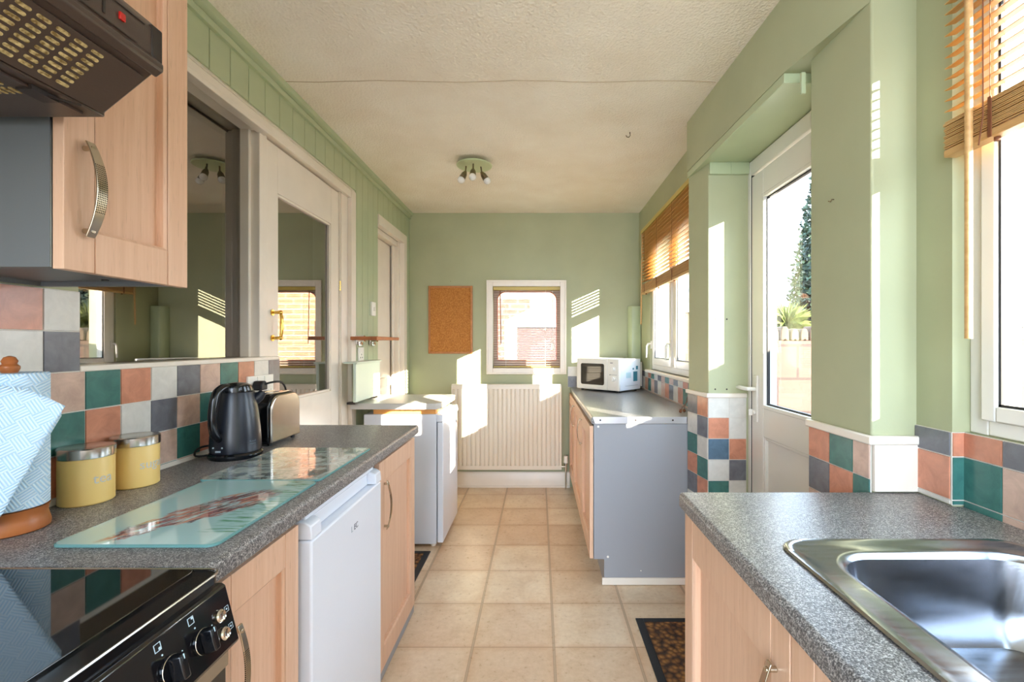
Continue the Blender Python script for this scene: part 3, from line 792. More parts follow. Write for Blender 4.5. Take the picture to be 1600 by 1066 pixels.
leaf = mb.build('door_leaf', M['upvc'], d3, bevel=0.004)
B(lx0+.018, lx1-.01, g0, g1, 0.16, 0.87).build('lower_panel', M['upvc'], d3)
mb = MB(); ringy = lambda x0, x1, a, b, c, d, w: (mb.box(x0, x1, a, a+w, c, d), mb.box(x0, x1, b-w, b, c, d), mb.box(x0, x1, a+w, b-w, c, c+w), mb.box(x0, x1, a+w, b-w, d-w, d))
ringy(lx0-.006, lx0+.02, g0-.004, g1+.004, gzb-.004, gzt+.004, 0.018); ringy(lx0+.004, lx0+.02, g0, g1, 0.16, 0.87, 0.012)
mb.build('glazing_bead', M['upvc'], d3, bevel=0.003)
mb = MB(); ringy(lx0+.010, lx0+.022, g0+.013, g1-.013, gzb+.013, gzt-.013, 0.008)
mb.build('gasket', M['black'], d3)
B(1.062, 1.068, g0, g1, gzb, gzt).build('pane', M['glass'], d3)
B(dx0+.004, dx0+.03, ly1, ly1+.011, 0.055, DZ-.07).build('seal', M['black'], d3)
mb = MB(); hy = 2.195
mb.box(lx0-.010, lx0, hy-.016, hy+.016, 0.93, 1.15)
mb.tube([(lx0-.008, hy, 1.085), (lx0-.045, hy, 1.085), (lx0-.055, hy+.02, 1.087), (lx0-.056, hy+.06, 1.088), (lx0-.054, hy+.095, 1.086)], [.010, .010, .010, .010, .008], 10)
mb.cyl((lx0-.010, hy, 0.975), (lx0-.022, hy, 0.975), .011, n=14); mb.box(lx0-.04, lx0-.022, hy-.002, hy+.002, .96, .99)
h = mb.build('door_handle', M['upvc'], d3, bevel=0.002)

# unseen wall added past the open end to keep the sun out; ground
struct(B(1.25, 1.45, -9.0, NEARY, -0.1, 4.2).build('wall_sun_blocker', M['render_wall']))
struct(B(-12, 14, -10, 22, -0.30, -0.16).build('ground', M['concrete']))

# ------------------------------------------------------------------ fixings on wall/ceiling
# radiator
rad = empty('radiator', (-0.29, 4.14, 0.17), 'white ribbed panel radiator below the small end window', 'radiator')
rx0, rx1, rzb, rzt, rf = -0.775, 0.200, 0.178, 0.930, 4.115
mb = MB(); prof = []; n = 24; pw = (rx1-rx0-0.03)/n
prof.append((rx0, rf+.012)); prof.append((rx0+.012, rf+.012))
for i in range(n):
    a = rx0+.015+i*pw
    prof += [(a+pw*.03, rf+.012), (a+pw*.14, rf+.003), (a+pw*.34, rf+.000), (a+pw*.66, rf+.000), (a+pw*.86, rf+.003), (a+pw*.97, rf+.012)]
prof += [(rx1, rf+.012), (rx1, rf+.022), (rx0, rf+.022)]
mb.prism(prof, 'z', rzb+.035, rzt-.035)
mb.box(rx0, rx1, rf+.004, rf+.022, rzb, rzb+.036); mb.box(rx0, rx1, rf+.004, rf+.022, rzt-.036, rzt)
mb.build('panel', M['radiator'], rad, bevel=0.002)
mb = MB(); mb.box(rx0, rx1, rf+.0, rf+.055, rzt-.004, rzt+.008); mb.box(rx0-.002, rx0+.004, rf+.003, rf+.055, rzb, rzt); mb.box(rx1-.004, rx1+.002, rf+.003, rf+.055, rzb, rzt)
mb.box(-0.6, -0.56, rf+.02, FAR-.001, .3, .8); mb.box(0.0, 0.04, rf+.02, FAR-.001, .3, .8)
mb.build('casing', M['radiator'], rad, bevel=0.002)
mb = MB(); mb.cyl((rx1, rf+.02, .205), (rx1+.05, rf+.02, .205), .009); mb.cyl((rx1+.04, rf+.02, .165), (rx1+.04, rf+.02, .235), .011); mb.cyl((rx1+.04, rf+.02, .14), (rx1+.04, rf+.02, .17), .0075)
v_ = mb.build('valve', M['chrome'], rad)
mb = MB(); mb.cyl((rx1+.04, rf+.02, .235), (rx1+.04, rf+.02, .300), .020, .018, 18); mb.build('valve_cap', M['switch'], v_, bevel=.003)
mb = MB(); mb.tube([(rx1+.04, rf+.02, .14), (rx1+.04, rf+.03, .03), (rx1+.04, rf+.03, .001)], .0075)
mb.build('pipe', M['chrome'], rad)

# pin board
pb = empty('pin_board', (-0.795, 4.2, 1.21), 'brown cork pin board in an oak strip frame on the end wall', 'pin board')
mb = MB(); ringframe(mb, -1.0, -0.600, 1.208, 1.822, 0.018, FAR-.016, FAR-.001); f_ = mb.build('frame', M['oak'], pb, bevel=.002)
B(-0.984, -0.616, FAR-.010, FAR-.002, 1.224, 1.806).build('cork_sheet', M['cork'], pb)
mb = MB(); mb.cyl((-.80, FAR, 1.862), (-.80, FAR-.012, 1.864), .002, n=8)
mb.build('nail', M['lamp_metal'], pb)

# pipe boxing in the corner
mb = MB(); mb.prism([(RX-.002, FAR-.002), (RX-.002, FAR-.09), (RX-.04, FAR-.10), (RX-.085, FAR-.095), (RX-.105, FAR-.07), (RX-.108, FAR-.002)], 'z', 0.907, 1.635)
tag(mb.build('pipe_boxing', M['green_gloss'], bevel=.006, seg=3), 'pale green pipe boxing in the corner behind the microwave', 'pipe boxing')

# thermostat-like switches on the left
sw = empty('light_switch', (-1.17, 3.28, 1.5), 'white rounded light switch on the green boards beside the far doorway', 'light switch')
B(-1.174, -1.158, 3.225, 3.300, 1.495, 1.592).build('plate', M['switch'], sw, bevel=.004, seg=3)
B(-1.160, -1.150, 3.25, 3.275, 1.53, 1.555).split('rocker', M['switch'], sw, bevel=.002)
so = empty('wall_socket', (-1.17, 3.08, 1.2), 'white switched fuse socket under the small wooden shelf', 'socket')
B(-1.174, -1.164, 3.00, 3.09, 1.185, 1.275).build('plate', M['switch'], so, bevel=.003)
mb = MB(); mb.box(-1.166, -1.160, 3.012, 3.03, 1.24, 1.265); mb.box(-1.166, -1.160, 3.055, 3.075, 1.24, 1.265); mb.split('rocker', M['switch'], so, bevel=.001)
mb = MB()
for (y, z) in ((3.045, 1.228), (3.030, 1.208), (3.060, 1.208)): mb.box(-1.1645, -1.1630, y-.003, y+.003, z-.005, z+.005)
mb.split('pin_hole', M['black'], so)

# wooden shelf with two clips
sh = empty('wall_shelf', (-1.08, 3.1, 1.31), 'narrow wooden shelf on two chrome clips on the green boards', 'shelf')
B(-1.172, -1.005, 2.88, 3.335, 1.322, 1.344).build('board', M['terracotta_wood'], sh, bevel=.003)
for y in (2.965, 3.20):
    mb = MB(); mb.box(-1.174, -1.118, y, y+.03, 1.312, 1.322); mb.box(-1.174, -1.12, y, y+.03, 1.344, 1.352); mb.box(-1.174, -1.160, y-.003, y+.033, 1.292, 1.352)
    mb.cyl((-1.15, y+.015, 1.285), (-1.15, y+.015, 1.312), .012, n=14); mb.cyl((-1.135, y+.015, 1.300), (-1.16, y+.015, 1.300), .012, n=14)
    mb.build('bracket', M['chrome'], sh, bevel=.002)

# drop-leaf / painted box panel standing on the freezer worktop
gp = empty('painted_board', (-1.12, 3.0, .93), 'pale green painted board with a lip against the wall on the freezer top', 'board')
B(-1.118, -1.100, 2.79, 3.21, 0.945, 1.178).build('panel', M['pale_green'], gp, bevel=.003)
B(-1.172, -1.090, 2.78, 3.22, 1.178, 1.188).build('lip', M['pale_green'], gp, bevel=.002)
mb = MB(); mb.box(-1.16, -1.11, 2.80, 2.84, .931, .945); mb.box(-1.16, -1.11, 3.14, 3.19, .931, .945); mb.split('foot', M['dark_brown'], gp)

# ceiling spotlight
cl = empty('ceiling_spotlight', (-.42, 3.02, CEIL), 'round three-spot ceiling light with small bulbs', 'ceiling light')
mb = MB(); mb.lathe((-.42, 3.02, 0), [(0.055, CEIL), (0.055, CEIL-.022)], 40); mb.build('base', M['lamp_metal'], cl)
mb = MB(); mb.lathe((-.42, 3.02, 0), [(0.113, CEIL-.022), (0.116, CEIL-.027), (0.112, CEIL-.031), (0.05, CEIL-.034)], 48); plate = mb.build('plate', M['lamp_plate'], cl)
for k, (ax, ay, tx, ty) in enumerate(((-.052, -.01, -.020, -.012), (.0, -.05, .0, -.022), (.042, .0, .030, .0))):
    a = Vector((-.42+ax, 3.02+ay, CEIL-.032))
    mb = MB(); b = a + Vector((tx*.2, ty*.2, -.040)); mb.cyl(a, b, .005, n=12); mb.sphere(b, .009, 12, 8)
    d = Vector((tx*1.2, ty*1.2, -.055)).normalized()
    mb.cyl(b, b+d*.018, .010, .018, 18); mb.cyl(b+d*.018, b+d*.052, .018, .021, 18)
    sp = mb.build('spot_head', M['lamp_metal'], cl)
    mb = MB(); c = b+d*.064
    mb.cyl(b+d*.050, c, .019, .024, 20); mb.sphere(c, .0235, 16, 10)
    mb.build('bulb', M['bulb'], sp)
mb = MB(); mb.cyl((.51, 2.60, CEIL), (.51, 2.60, CEIL-.008), .003, n=10)
mb.tube([(.51, 2.6, CEIL-.006), (.512, 2.6, CEIL-.018), (.505, 2.6, CEIL-.028), (.493, 2.6, CEIL-.027), (.488, 2.6, CEIL-.018)], .0022, 8)
tag(mb.build('ceiling_hook', M['lamp_metal']), 'small metal cup hook screwed into the ceiling', 'hook')

# ------------------------------------------------------------------ blinds
def wood_blind(name, label, x0, x1, y0, y1, ztop, zstack_top, zbot, tilt, pitch=0.0262, pull=None, group=None):
    r = empty(name, ((x0+x1)/2, (y0+y1)/2, ztop), label, 'blind')
    B(x0-.004, x1+.004, y0, y1, ztop-.030, ztop).build('headrail', M['yellowed'], r, bevel=.002)
    mb = MB(); w = x1-x0; z = zstack_top + pitch; rr = random.Random(5); k = 0
    def slat(zc, a, dy=0.0, dx=0.0):
        cx = (x0+x1)/2+dx; c, s_ = math.cos(a)*w/2, math.sin(a)*w/2; t = .0011
        poly = [(cx-c, zc-s_-t), (cx+c, zc+s_-t), (cx+c, zc+s_+t), (cx, zc+t*1.8), (cx-c, zc-s_+t)]
        mb.prism(poly, 'y', y0+.004+dy, y1-.004+dy)
    while z < ztop-.034: slat(z, tilt + rr.uniform(-.03, .03)); z += pitch
    mb.build('slats', M['slat'], r, smooth=False)
    mb2 = mb; mb = MB(); z = zbot + .022
    while z < zstack_top: slat(z, rr.uniform(-.05, .05), rr.uniform(-.003, .003), rr.uniform(-.0015, .0015)); z += .0042
    mb.build('stacked_slats', M['amber'], r, smooth=False)
    B(x0-.002, x1+.002, y0+.003, y1-.003, zbot, zbot+.018).build('bottom_rail', M['amber'], r, bevel=.003)
    mb = MB(); n = max(2, int((y1-y0)/.45)+1)
    for i in range(n):
        y = y0+.12 + (y1-y0-.24)*i/(n-1)
        for x in (x0-.002, x1+.002): mb.tube([(x, y, ztop-.03), (x, y, zbot)], .0009, 5)
        mb.box(x0-.004, x0-.002, y-.004, y+.004, zbot, zstack_top)
        mb.cyl((x0+w/2, y, zbot), (x0+w/2, y, zbot-.008), .006, n=10)
    mb.split('ladder_cord', M['cord'], r)
    return r
b2 = wood_blind('wooden_blind', 'amber wooden blind half raised at the far right window', .866, .896, 2.50, 3.93, 2.255, 1.795, 1.712, math.radians(-2))
mb = MB(); mb.cyl((.868, 3.90, 2.22), (.862, 3.915, 1.46), .0065, n=10); mb.build('tilt_wand', M['amber'], b2)
mb = MB(); mb.tube([(.862, 2.62, 2.2), (.862, 2.62, 1.2), (.850, 2.63, 1.02), (.835, 2.66, .935), (.845, 2.70, .912), (.83, 2.74, .912)], .0016, 6)
mb.sphere((.835, 2.665, .915), .009, 10, 6); mb.sphere((.80, 2.62, .917), .009, 10, 6)
mb.tube([(.864, 2.60, 2.2), (.864, 2.60, 1.15), (.85, 2.60, 1.0), (.80, 2.62, .925)], .0016, 6)
mb.build('pull_cord', M['cord'], b2)
b3 = wood_blind('wooden_blind', 'amber wooden blind half raised over the sink window', .984, 1.012, -0.10, 1.130, 2.36, 1.838, 1.750, math.radians(13))
mb = MB(); mb.cyl((.968, 1.045, 2.30), (.968, 1.045, 1.311), .0075, n=12); w_ = mb.build('tilt_wand', M['amber'], b3)
mb = MB(); mb.tube([(.976, 1.02, 2.3), (.976, 1.02, 1.80), (.976, 1.03, 1.74)], .0016, 6); mb.build('pull_cord', M['cord'], b3)

# fine slatted blind in the end window
b4 = empty('slatted_blind', (-.11, 4.26, 1.8), 'fine beige slatted blind hanging in the small end window', 'blind')
B(wx0+.004, wx1-.004, FAR+.015, FAR+.045, 1.787, 1.818).build('headrail', M['yellowed'], b4, bevel=.002)
mb = MB(); z = 1.108
while z < 1.78:
    mb.prism([(FAR+.018, z-.0012), (FAR+.043, z+.0005), (FAR+.043, z+.0016), (FAR+.018, z+.0)], 'x', wx0+.008, wx1-.008); z += .0215
mb.build('slats', plain('beige_slat', S(214, 186, 158), 0.4), b4, smooth=False)
B(wx0+.008, wx1-.008, FAR+.018, FAR+.043, 1.082, 1.094).build('bottom_rail', M['yellowed'], b4, bevel=.002)
mb = MB()
for x in (-.30, .06): mb.tube([(x, FAR+.016, 1.8), (x, FAR+.016, 1.09)], .0009, 5)
mb.split('ladder_cord', M['switch'], b4)
mb = MB(); mb.cyl((-.352, FAR+.008, 1.78), (-.344, FAR+.006, 1.30), .004, n=8); mb.build('tilt_wand', M['cord'], b4)
mb = MB()
for dx in (-.006, .003, .008): mb.tube([(.125, FAR+.008, 1.78), (.125+dx, FAR+.006, 1.30)], .0011, 5); mb.cyl((.125+dx, FAR+.006, 1.30), (.125+dx*2, FAR+.006, 1.245), .004, .006, 8)
mb.build('pull_cord', M['switch'], b4)

# ------------------------------------------------------------------ cabinets
def shaker(xf, y0, y1, z0, z1, side, parent, th=0.019, st=0.060, rail=0.078, name='door', mat='beech'):
    """side = +1: door faces +x, its front plane at xf; -1 faces -x"""
    s = side; xb = xf - s*th; mb = MB(); g = .0020
    mb.box(xb, xf, y0, y0+st-g, z0, z1); mb.box(xb, xf, y1-st+g, y1, z0, z1)
    mb.box(xb, xf, y0+st, y1-st, z0, z0+rail); mb.box(xb, xf, y0+st, y1-st, z1-rail, z1)
    mb.box(xb, xf-s*.0035, y0+st-g, y0+st, z0, z1); mb.box(xb, xf-s*.0035, y1-st, y1-st+g, z0, z1)
    # centre panel, bevelled in
    a0, a1, c0, c1 = y0+st, y1-st, z0+rail, z1-rail; e = .006
    xo, xi = xf-s*.0015, xf-s*.0055
    lo = [(xo, a0, c0), (xo, a1, c0), (xo, a1, c1), (xo, a0, c1)]
    li = [(xi, a0+e, c0+e), (xi, a1-e, c0+e), (xi, a1-e, c1-e), (xi, a0+e, c1-e)]
    li2 = [(xb, a0+e, c0+e), (xb, a1-e, c0+e), (xb, a1-e, c1-e), (xb, a0+e, c1-e)]
    mb.loops([lo, li, li2], False, True)
    return mb.build(name, M[mat], parent, bevel=.0022)
def bow_handle(x, y, z0, z1, side, parent, proj=.032, w=.0165, name='handle'):
    """bowed flat strip on two feet, vertical"""
    s = side; n = 22; mb = MB(); L = z1-z0
    secs = []
    for i in range(n+1):
        t = i/n; z = z0-.012 + (L+.024)*t; q = 2*t-1
        px = x + s*(.013 + (proj-.013)*(1-q*q))
        ww = w*(0.85+.15*(1-q*q)); th = .0035
        secs.append([(px, y-ww/2, z), (px, y+ww/2, z), (px-s*th, y+ww/2, z), (px-s*th, y-ww/2, z)])
    mb.loops(secs)
    for z in (z0, z1): mb.cyl((x, y, z), (x+s*.019, y, z), .0048, n=12)
    o = mb.build(name, M['perf'], parent, bevel=.001)
    o['label'] = 'bowed punched satin metal handle'
    return o

# wall cabinet (upper left)
wc = empty('wall_cabinet', (-1.03, .99, 1.44), 'beech wall cabinet with punched bow handle beside the cooker hood', 'wall cabinet')
mb = MB(); cz0 = 1.437
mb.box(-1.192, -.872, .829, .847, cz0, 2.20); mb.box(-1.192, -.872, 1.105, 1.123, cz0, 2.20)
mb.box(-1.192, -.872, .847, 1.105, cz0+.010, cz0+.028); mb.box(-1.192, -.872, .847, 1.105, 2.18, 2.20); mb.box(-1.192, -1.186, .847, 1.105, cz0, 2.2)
wcb = mb.build('body', M['shaded_melamine'], wc, bevel=.001)
B(-.8735, -.8705, .829, .8475, cz0, 2.2).build('edge_strip', M['alu'], wc)
dr = shaker(-.849, .829, 1.121, cz0-.003, 2.20, 1, wc, th=.020)
bow_handle(-.849, .866, 1.510, 1.664, 1, dr, proj=.036, w=.021)
mb = MB()
for p in ((-1.0, .88), (-.90, 1.07), (-1.0, 1.07), (-.93, .86)): mb.cyl((p[0], p[1], cz0+.010), (p[0], p[1], cz0+.008), .007, n=12)
mb.split('screw_cap', M['dark_brown'], wc)

# cooker hood
hd = empty('cooker_hood', (-.92, .5, 1.69), 'dark brown cooker hood with slotted grille and red indicator', 'cooker hood')
hy0, hy1 = .21, .805
front = [(-.755, 1.692), (-.668, 1.765), (-.664, 1.758), (-.650, 1.770), (-.652, 1.800), (-.655, 1.836), (-.675, 1.858)]
mb = MB(); mb.prism([(-1.19, 1.692), (-.752, 1.692), (-.752, 1.700), (-.668, 1.768), (-.664, 1.760), (-.650, 1.770), (-.650, 1.782), (-.654, 1.786), (-.654, 1.832), (-.668, 1.852), (-.86, 1.97), (-1.19, 1.97)], 'y', hy0, hy1)
# hollowed look comes from a separate grille below
body = mb.build('body', M['brown_plastic'], hd, bevel=.003)
# sloping visor grille with slots
def grille(p0, p1, ya, yb, rows, cols, nm, margin):
    """p0->p1 the profile line in x,z; dark lower plate with pale slots showing the filter"""
    p0, p1 = Vector((p0[0], 0, p0[1])), Vector((p1[0], 0, p1[1])); d = (p1-p0); L = d.length; d.normalize()
    nn = Vector((d.z, 0, -d.x)); nn = nn if nn.z < 0 else -nn
    mb = MB()
    def quadbox(u0, u1, y0, y1, t0, t1, rnd=0):
        vs = []
        for t in (t0, t1):
            if rnd:
                r = rnd; nseg = 4
                for (cy, cu, a0) in ((y1-r, u1-r, 0), (y0+r, u1-r, 90), (y0+r, u0+r, 180), (y1-r, u0+r, 270)):
                    for i in range(nseg+1):
                        a = math.radians(a0+90*i/nseg); q = p0 + d*(cu+r*math.sin(a)) + nn*t; vs.append((q.x, cy+r*math.cos(a), q.z))
            else:
                for (y, u) in ((y0, u0), (y1, u0), (y1, u1), (y0, u1)):
                    q = p0+d*u+nn*t; vs.append((q.x, y, q.z))
        n = len(vs)//2
        mb.add(vs, [tuple(range(n)), tuple(range(2*n-1, n-1, -1))] + [(i, (i+1) % n, n+(i+1) % n, n+i) for i in range(n)])
    mb.k = 0; quadbox(0.004, L-.006, ya, yb, 0.000, 0.004)
    uw = (L-2*margin)/cols
    sl = (yb-ya-.085)/rows
    for i in range(rows):
        for j in range(cols):
            y0 = ya+.022+i*sl; u0 = margin+j*uw
            mb.k = 1; quadbox(u0+uw*.26, u0+uw*.78, y0+sl*.12, y0+sl*.84, .003, .0052, uw*.24)
    return mb.build(nm, [M['brown_plastic'], M['filter']], hd, smooth=False)
tf = NT('greasy_filter'); tf.bsdf(None, .8); tf.l(tf.ramp(tf.noise(tf.coord(), 160, 3), [(.35, S(120, 96, 50)), (.65, S(206, 184, 130))]), tf.b.inputs['Base Color'])
M['filter'] = tf.m
grille((-.752, 1.694), (-.672, 1.762), hy0+.01, hy1-.012, 19, 8, 'visor_grille', .012)
grille((-1.15, 1.6915), (-.765, 1.6915), hy0+.01, hy1-.02, 19, 30, 'filter_grille', .03)
mb = MB()
mb.box(-.655, -.6525, .60, .612, 1.797, 1.823); mb.box(-.655, -.6515, .625, .655, 1.795, 1.826)
mb.box(-.655, -.6525, .665, .672, 1.797, 1.824); mb.box(-.655, -.6525, .695, .699, 1.797, 1.824); mb.box(-.655, -.6530, .50, .755, 1.789, 1.7905); mb.box(-.655, -.6530, .50, .77, 1.829, 1.8305)
mb.build('switch', M['dark_brown'], hd)
mb = MB(); mb.box(-.655, -.651, .722, .732, 1.806, 1.818); mb.build('indicator', M['red'], hd, bevel=.001)
B(-.69, -.652, .782, hy1, 1.768, 1.84).build('end_cap', M['dark_brown'], hd, bevel=.003)
mb = MB(); mb.box(-.79, -.765, .70, .74, 1.684, 1.692); mb.tube([(-.768, .72, 1.686), (-.745, .755, 1.688)], .002, 6); mb.build('latch', M['dark_brown'], hd)

# left worktop
def worktop(name, label, x_wall, x_front, y0, y1, zt, th, mat, side=1, parent=None):
    """post-formed front edge"""
    s = side; r = .012
    poly = [(x_wall, zt-th), (x_front-s*.004, zt-th), (x_front, zt-th+.004), (x_front, zt-r)]
    for i in range(1, 6):
        a = PI/2*i/5; poly.append((x_front - s*r + s*r*math.cos(a), zt-r+r*math.sin(a)))
    poly.append((x_wall, zt))
    mb = MB(); mb.prism(poly, 'y', y0, y1)
    return mb
mb = worktop('', '', -1.190, -.583, .822, 2.25, .905, .040, 'worktop')
wt = tag(mb.build('left_worktop', M['worktop']), 'long speckled grey worktop beside the cooker holding kettle and toaster', 'worktop')
wt.name = 'worktop'
mb = MB(); mb.prism([(-1.1895, .906), (-1.178, .906), (-1.1895, .917)], 'y', .822, 2.13); mb.build('sealant', M['grout'], wall_left)

# base cabinets on the left
def base_cab(y0, y1, xf, side, label, doors, handles, kick=True, z0=.155, z1=.860, depth=.56, mat='beech', kickz=.15):
    s = side; xb = xf - s*.020; back = xb - s*depth
    r = empty('base_cabinet', ((xb+back)/2, (y0+y1)/2, 0), label, 'base cabinet')
    mb = MB(); mb.box(back, xb-s*.001, y0+.001, y1-.001, z0-.02, z1); mb.build('body', M['carcass'], r, bevel=.001)
    if kick: B(back+s*.05, xb-s*.05, y0+.002, y1-.002, 0, z0-.02).build('plinth', M['carcass'], r)
    for (a, b), hh in zip(doors, handles):
        d = shaker(xf, a, b, z0-.015 if not kick else z0-.015, z1-.012, s, r, mat=mat)
        if hh: bow_handle(xf, hh[0], hh[1], hh[2], s, d, proj=.030, w=.016)
    return r
c1 = base_cab(.838, 1.162, -.600, 1, 'beech base cabinet between the black cooker and the small fridge', [(.846, 1.158)], [(.912, .575, .735)], z0=.06)
c2 = base_cab(1.735, 2.245, -.600, 1, 'beech base cabinet at the end of the left worktop past the fridge', [(1.745, 2.240)], [(1.800, .592, .756)], z0=.06)
struct(B(-.616, -.606, .84, 2.25, 0, .045).build('baseboard_left', M['carcass'], bevel=.002))

# under-counter fridge
fr = empty('fridge', (-.87, 1.45, 0), 'small white under-counter fridge between two beech cabinets', 'fridge')
fy0, fy1 = 1.185, 1.718
B(-1.12, -.632, fy0, fy1, .025, .852).build('body', M['fridge_side'], fr, bevel=.003)
fd = B(-.626, -.580, fy0, fy1-.012, .05, .795).build('door', M['fridge'], fr, bevel=.006, seg=3)
# moulded grip along the top of the door
mb = MB()
mb.prism([(-.626, .797), (-.610, .797), (-.612, .836), (-.626, .838)], 'y', fy0+.055, fy1-.065)
for (a, b) in ((fy0, fy0+.055), (fy1-.065, fy1-.012)):
    mb.prism([(-.626, .797), (-.579, .797), (-.582, .832), (-.598, .842), (-.626, .842)], 'y', a, b)
mb.box(-.632, -.606, fy0+.02, fy1-.02, .838, .850)
mb.build('grip', M['fridge'], fr, bevel=.003)
B(-.632, -.626, fy0+.006, fy1-.018, .06, .83).build('seal', M['logo_grey'], fr)
def on_plane_x(xp, yc, zc, sgn=1, rz=0):
    return lambda x, y, z: (xp + z*sgn, yc + x*sgn, zc + y)
# facing +x: text runs towards +y as seen from +x (right hand is +y)
text_mesh('logo', 'EC', .026, M['logo_dark'], lambda x, y, z: (-.5797+z, 1.472+x, .722+y), fd)
text_mesh('logo', 'L', .026, M['logo_grey'], lambda x, y, z: (-.5797+z, 1.441+x, .722+y), fd)
mb = MB()
for y in (fy0+.05, fy1-.05): mb.cyl((-.66, y, 0), (-.66, y, .026), .018, n=14); mb.cyl((-1.05, y, 0), (-1.05, y, .026), .018, n=14)
mb.split('foot', M['black'], fr)

# cooker
ck = empty('cooker', (-.87, .5, 0), 'black freestanding electric cooker with a glass hob and control knobs', 'cooker')
ky0, ky1 = .215, .815
B(-1.16, -.560, ky0, ky1-.002, .02, .780).build('body', M['black_gloss'], ck, bevel=.003)
mb = MB(); rr_ = rrect(-1.17, -.556, ky0, ky1, .022, .004)
mb.loops([[(p[0], p[1], z) for p in rr_] for z in (.862, .902)]); 
ht = mb.build('hob_surround', M['black_gloss'], ck, bevel=.002)
mb = MB(); rr_ = rrect(-1.165, -.598, ky0+.006, ky1-.006, .012, .004)
mb.loops([[(p[0], p[1], z) for p in rr_] for z in (.900, .9065)]); mb.build('hob_glass', M['hob'], ck, bevel=.001)
mb = MB(); rr2 = rrect(-1.171, -.555, ky0, ky1+.001, .023, .004)
pts = [(p[0], p[1], .9035) for p in rr2]; mb.tube(pts + [pts[0]], .0022, 6, cap=False)
mb.build('rim', M['steel'], ck)
mb = MB(); mb.prism([(-.60, .780), (-.526, .780), (-.522, .786), (-.546, .880), (-.552, .884), (-.60, .884)], 'y', ky0, ky1-.006)
cp = mb.build('control_panel', M['panel'], ck, bevel=.002)
# panel surface frame: t along y, h up the slope
pA = Vector((-.522, 0, .786)); pB = Vector((-.546, 0, .880)); pu = (pB-pA).normalized(); pn = Vector((pu.z, 0, -pu.x))
def on_panel(y, h, off=0.0): q = pA + pu*h + pn*off; return Vector((q.x, y, q.z))
for ky in (.735, .672, .585, .50, .415, .33):
    c0 = on_panel(ky, .043, 0); mb = MB()
    mb.cyl(c0, c0+pn*.004, .0195, .0185, 28)
    k_ = mb.build('knob', M['black_gloss'], cp)
    mb = MB()                                                   # grip bar of the knob
    lo = []; hi = []
    for (a, b) in ((-.0075, -.019), (.0075, -.019), (.0085, 0), (.0075, .019), (-.0075, .019), (-.0085, 0)):
        lo.append(c0 + Vector((0, a, 0)) + pu*b + pn*.003); hi.append(c0 + Vector((0, a*.75, 0)) + pu*b*.93 + pn*.023)
    mb.loops([lo, hi]); mb.build('grip', M['black_gloss'], k_, bevel=.0025)
    mb = MB(); mb.loops([[c0+Vector((0, -.0007, 0))+pu*.011+pn*.0235, c0+Vector((0, .0007, 0))+pu*.011+pn*.0235, c0+Vector((0, .0007, 0))+pu*.018+pn*.0235, c0+Vector((0, -.0007, 0))+pu*.018+pn*.0235],
                         [c0+Vector((0, -.0007, 0))+pu*.011+pn*.0225, c0+Vector((0, .0007, 0))+pu*.011+pn*.0225, c0+Vector((0, .0007, 0))+pu*.018+pn*.0225, c0+Vector((0, -.0007, 0))+pu*.018+pn*.0225]])
    mb.build('pointer', M['white_print'], k_)
    mb = MB(); mb.tube([c0+pn*.004+Vector((0, math.cos(a)*.0192, 0))+pu*math.sin(a)*.0192 for a in [PI/12*i for i in range(4, 17)]], .0007, 6)
    mb.build('ring', M['chrome'], k_)
for h_ in (.030, .060):
    c0 = on_panel(.778, h_ - .002, 0); mb = MB(); mb.lathe((0, 0, 0), [(.001, 0), (.010, 0), (.0105, .004), (.0085, .0065), (.006, .005), (.001, .005)], 24)
    rot = pn.to_track_quat('Z', 'Y').to_matrix(); mb.v = [c0 + rot @ p for p in mb.v]
    mb.build('button', M['chrome'], cp)
mb = MB()                                                       # printed marks
def pbox(y0, y1, h0, h1, t=.0006):
    mb.loops([[on_panel(y0, h0, 0), on_panel(y1, h0, 0), on_panel(y1, h1, 0), on_panel(y0, h1, 0)], [on_panel(y0, h0, t), on_panel(y1, h0, t), on_panel(y1, h1, t), on_panel(y0, h1, t)]])
def sq(yc, hc, s, w=.0008):
    pbox(yc-s, yc-s+w, hc-s, hc+s); pbox(yc+s-w, yc+s, hc-s, hc+s); pbox(yc-s+w, yc+s-w, hc-s, hc-s+w); pbox(yc-s+w, yc+s-w, hc+s-w, hc+s)
for i, ky in enumerate((.735, .672, .585, .50, .415, .33)):
    yc = ky-.012; sq(yc, .084, .0058)
    dy, dh = ((.003, .003), (.003, -.003), (-.003, .003), (-.003, -.003), (0, 0), (0, 0))[i]
    mb.cyl(on_panel(yc+dy, .084+dh, 0), on_panel(yc+dy, .084+dh, .0006), .0021, n=10)
    mb.cyl(on_panel(ky-.008, .070, 0), on_panel(ky-.008, .070, .0006), .0013, n=10)
    for a in (-35, -20, -5, 10, 25):
        q = math.radians(a); mb.cyl(on_panel(ky+.027*math.cos(q), .043+.027*math.sin(q), 0), on_panel(ky+.027*math.cos(q), .043+.027*math.sin(q), .0006), .0010, n=8)
for h_ in (.030, .060):
    sq(.797, h_, .0048, .0006); mb.cyl(on_panel(.797, h_, 0), on_panel(.797, h_, .0006), .0016, n=8)
mb.build('marking', M['white_print'], cp)
od = B(-.556, -.540, ky0+.004, ky1-.012, .20, .770).build('oven_door', M['hob'], ck, bevel=.004)
B(-.541, -.537, ky0+.004, ky1-.012, .745, .772).build('door_trim', M['steel'], od, bevel=.001)
mb = MB(); mb.tube([(-.50, ky0+.05, .72), (-.50, ky1-.06, .72)], .010, 14)
for y in (ky0+.08, ky1-.09): mb.cyl((-.50, y, .72), (-.54, y, .72), .007, n=10)
mb.build('handle', M['steel'], od)

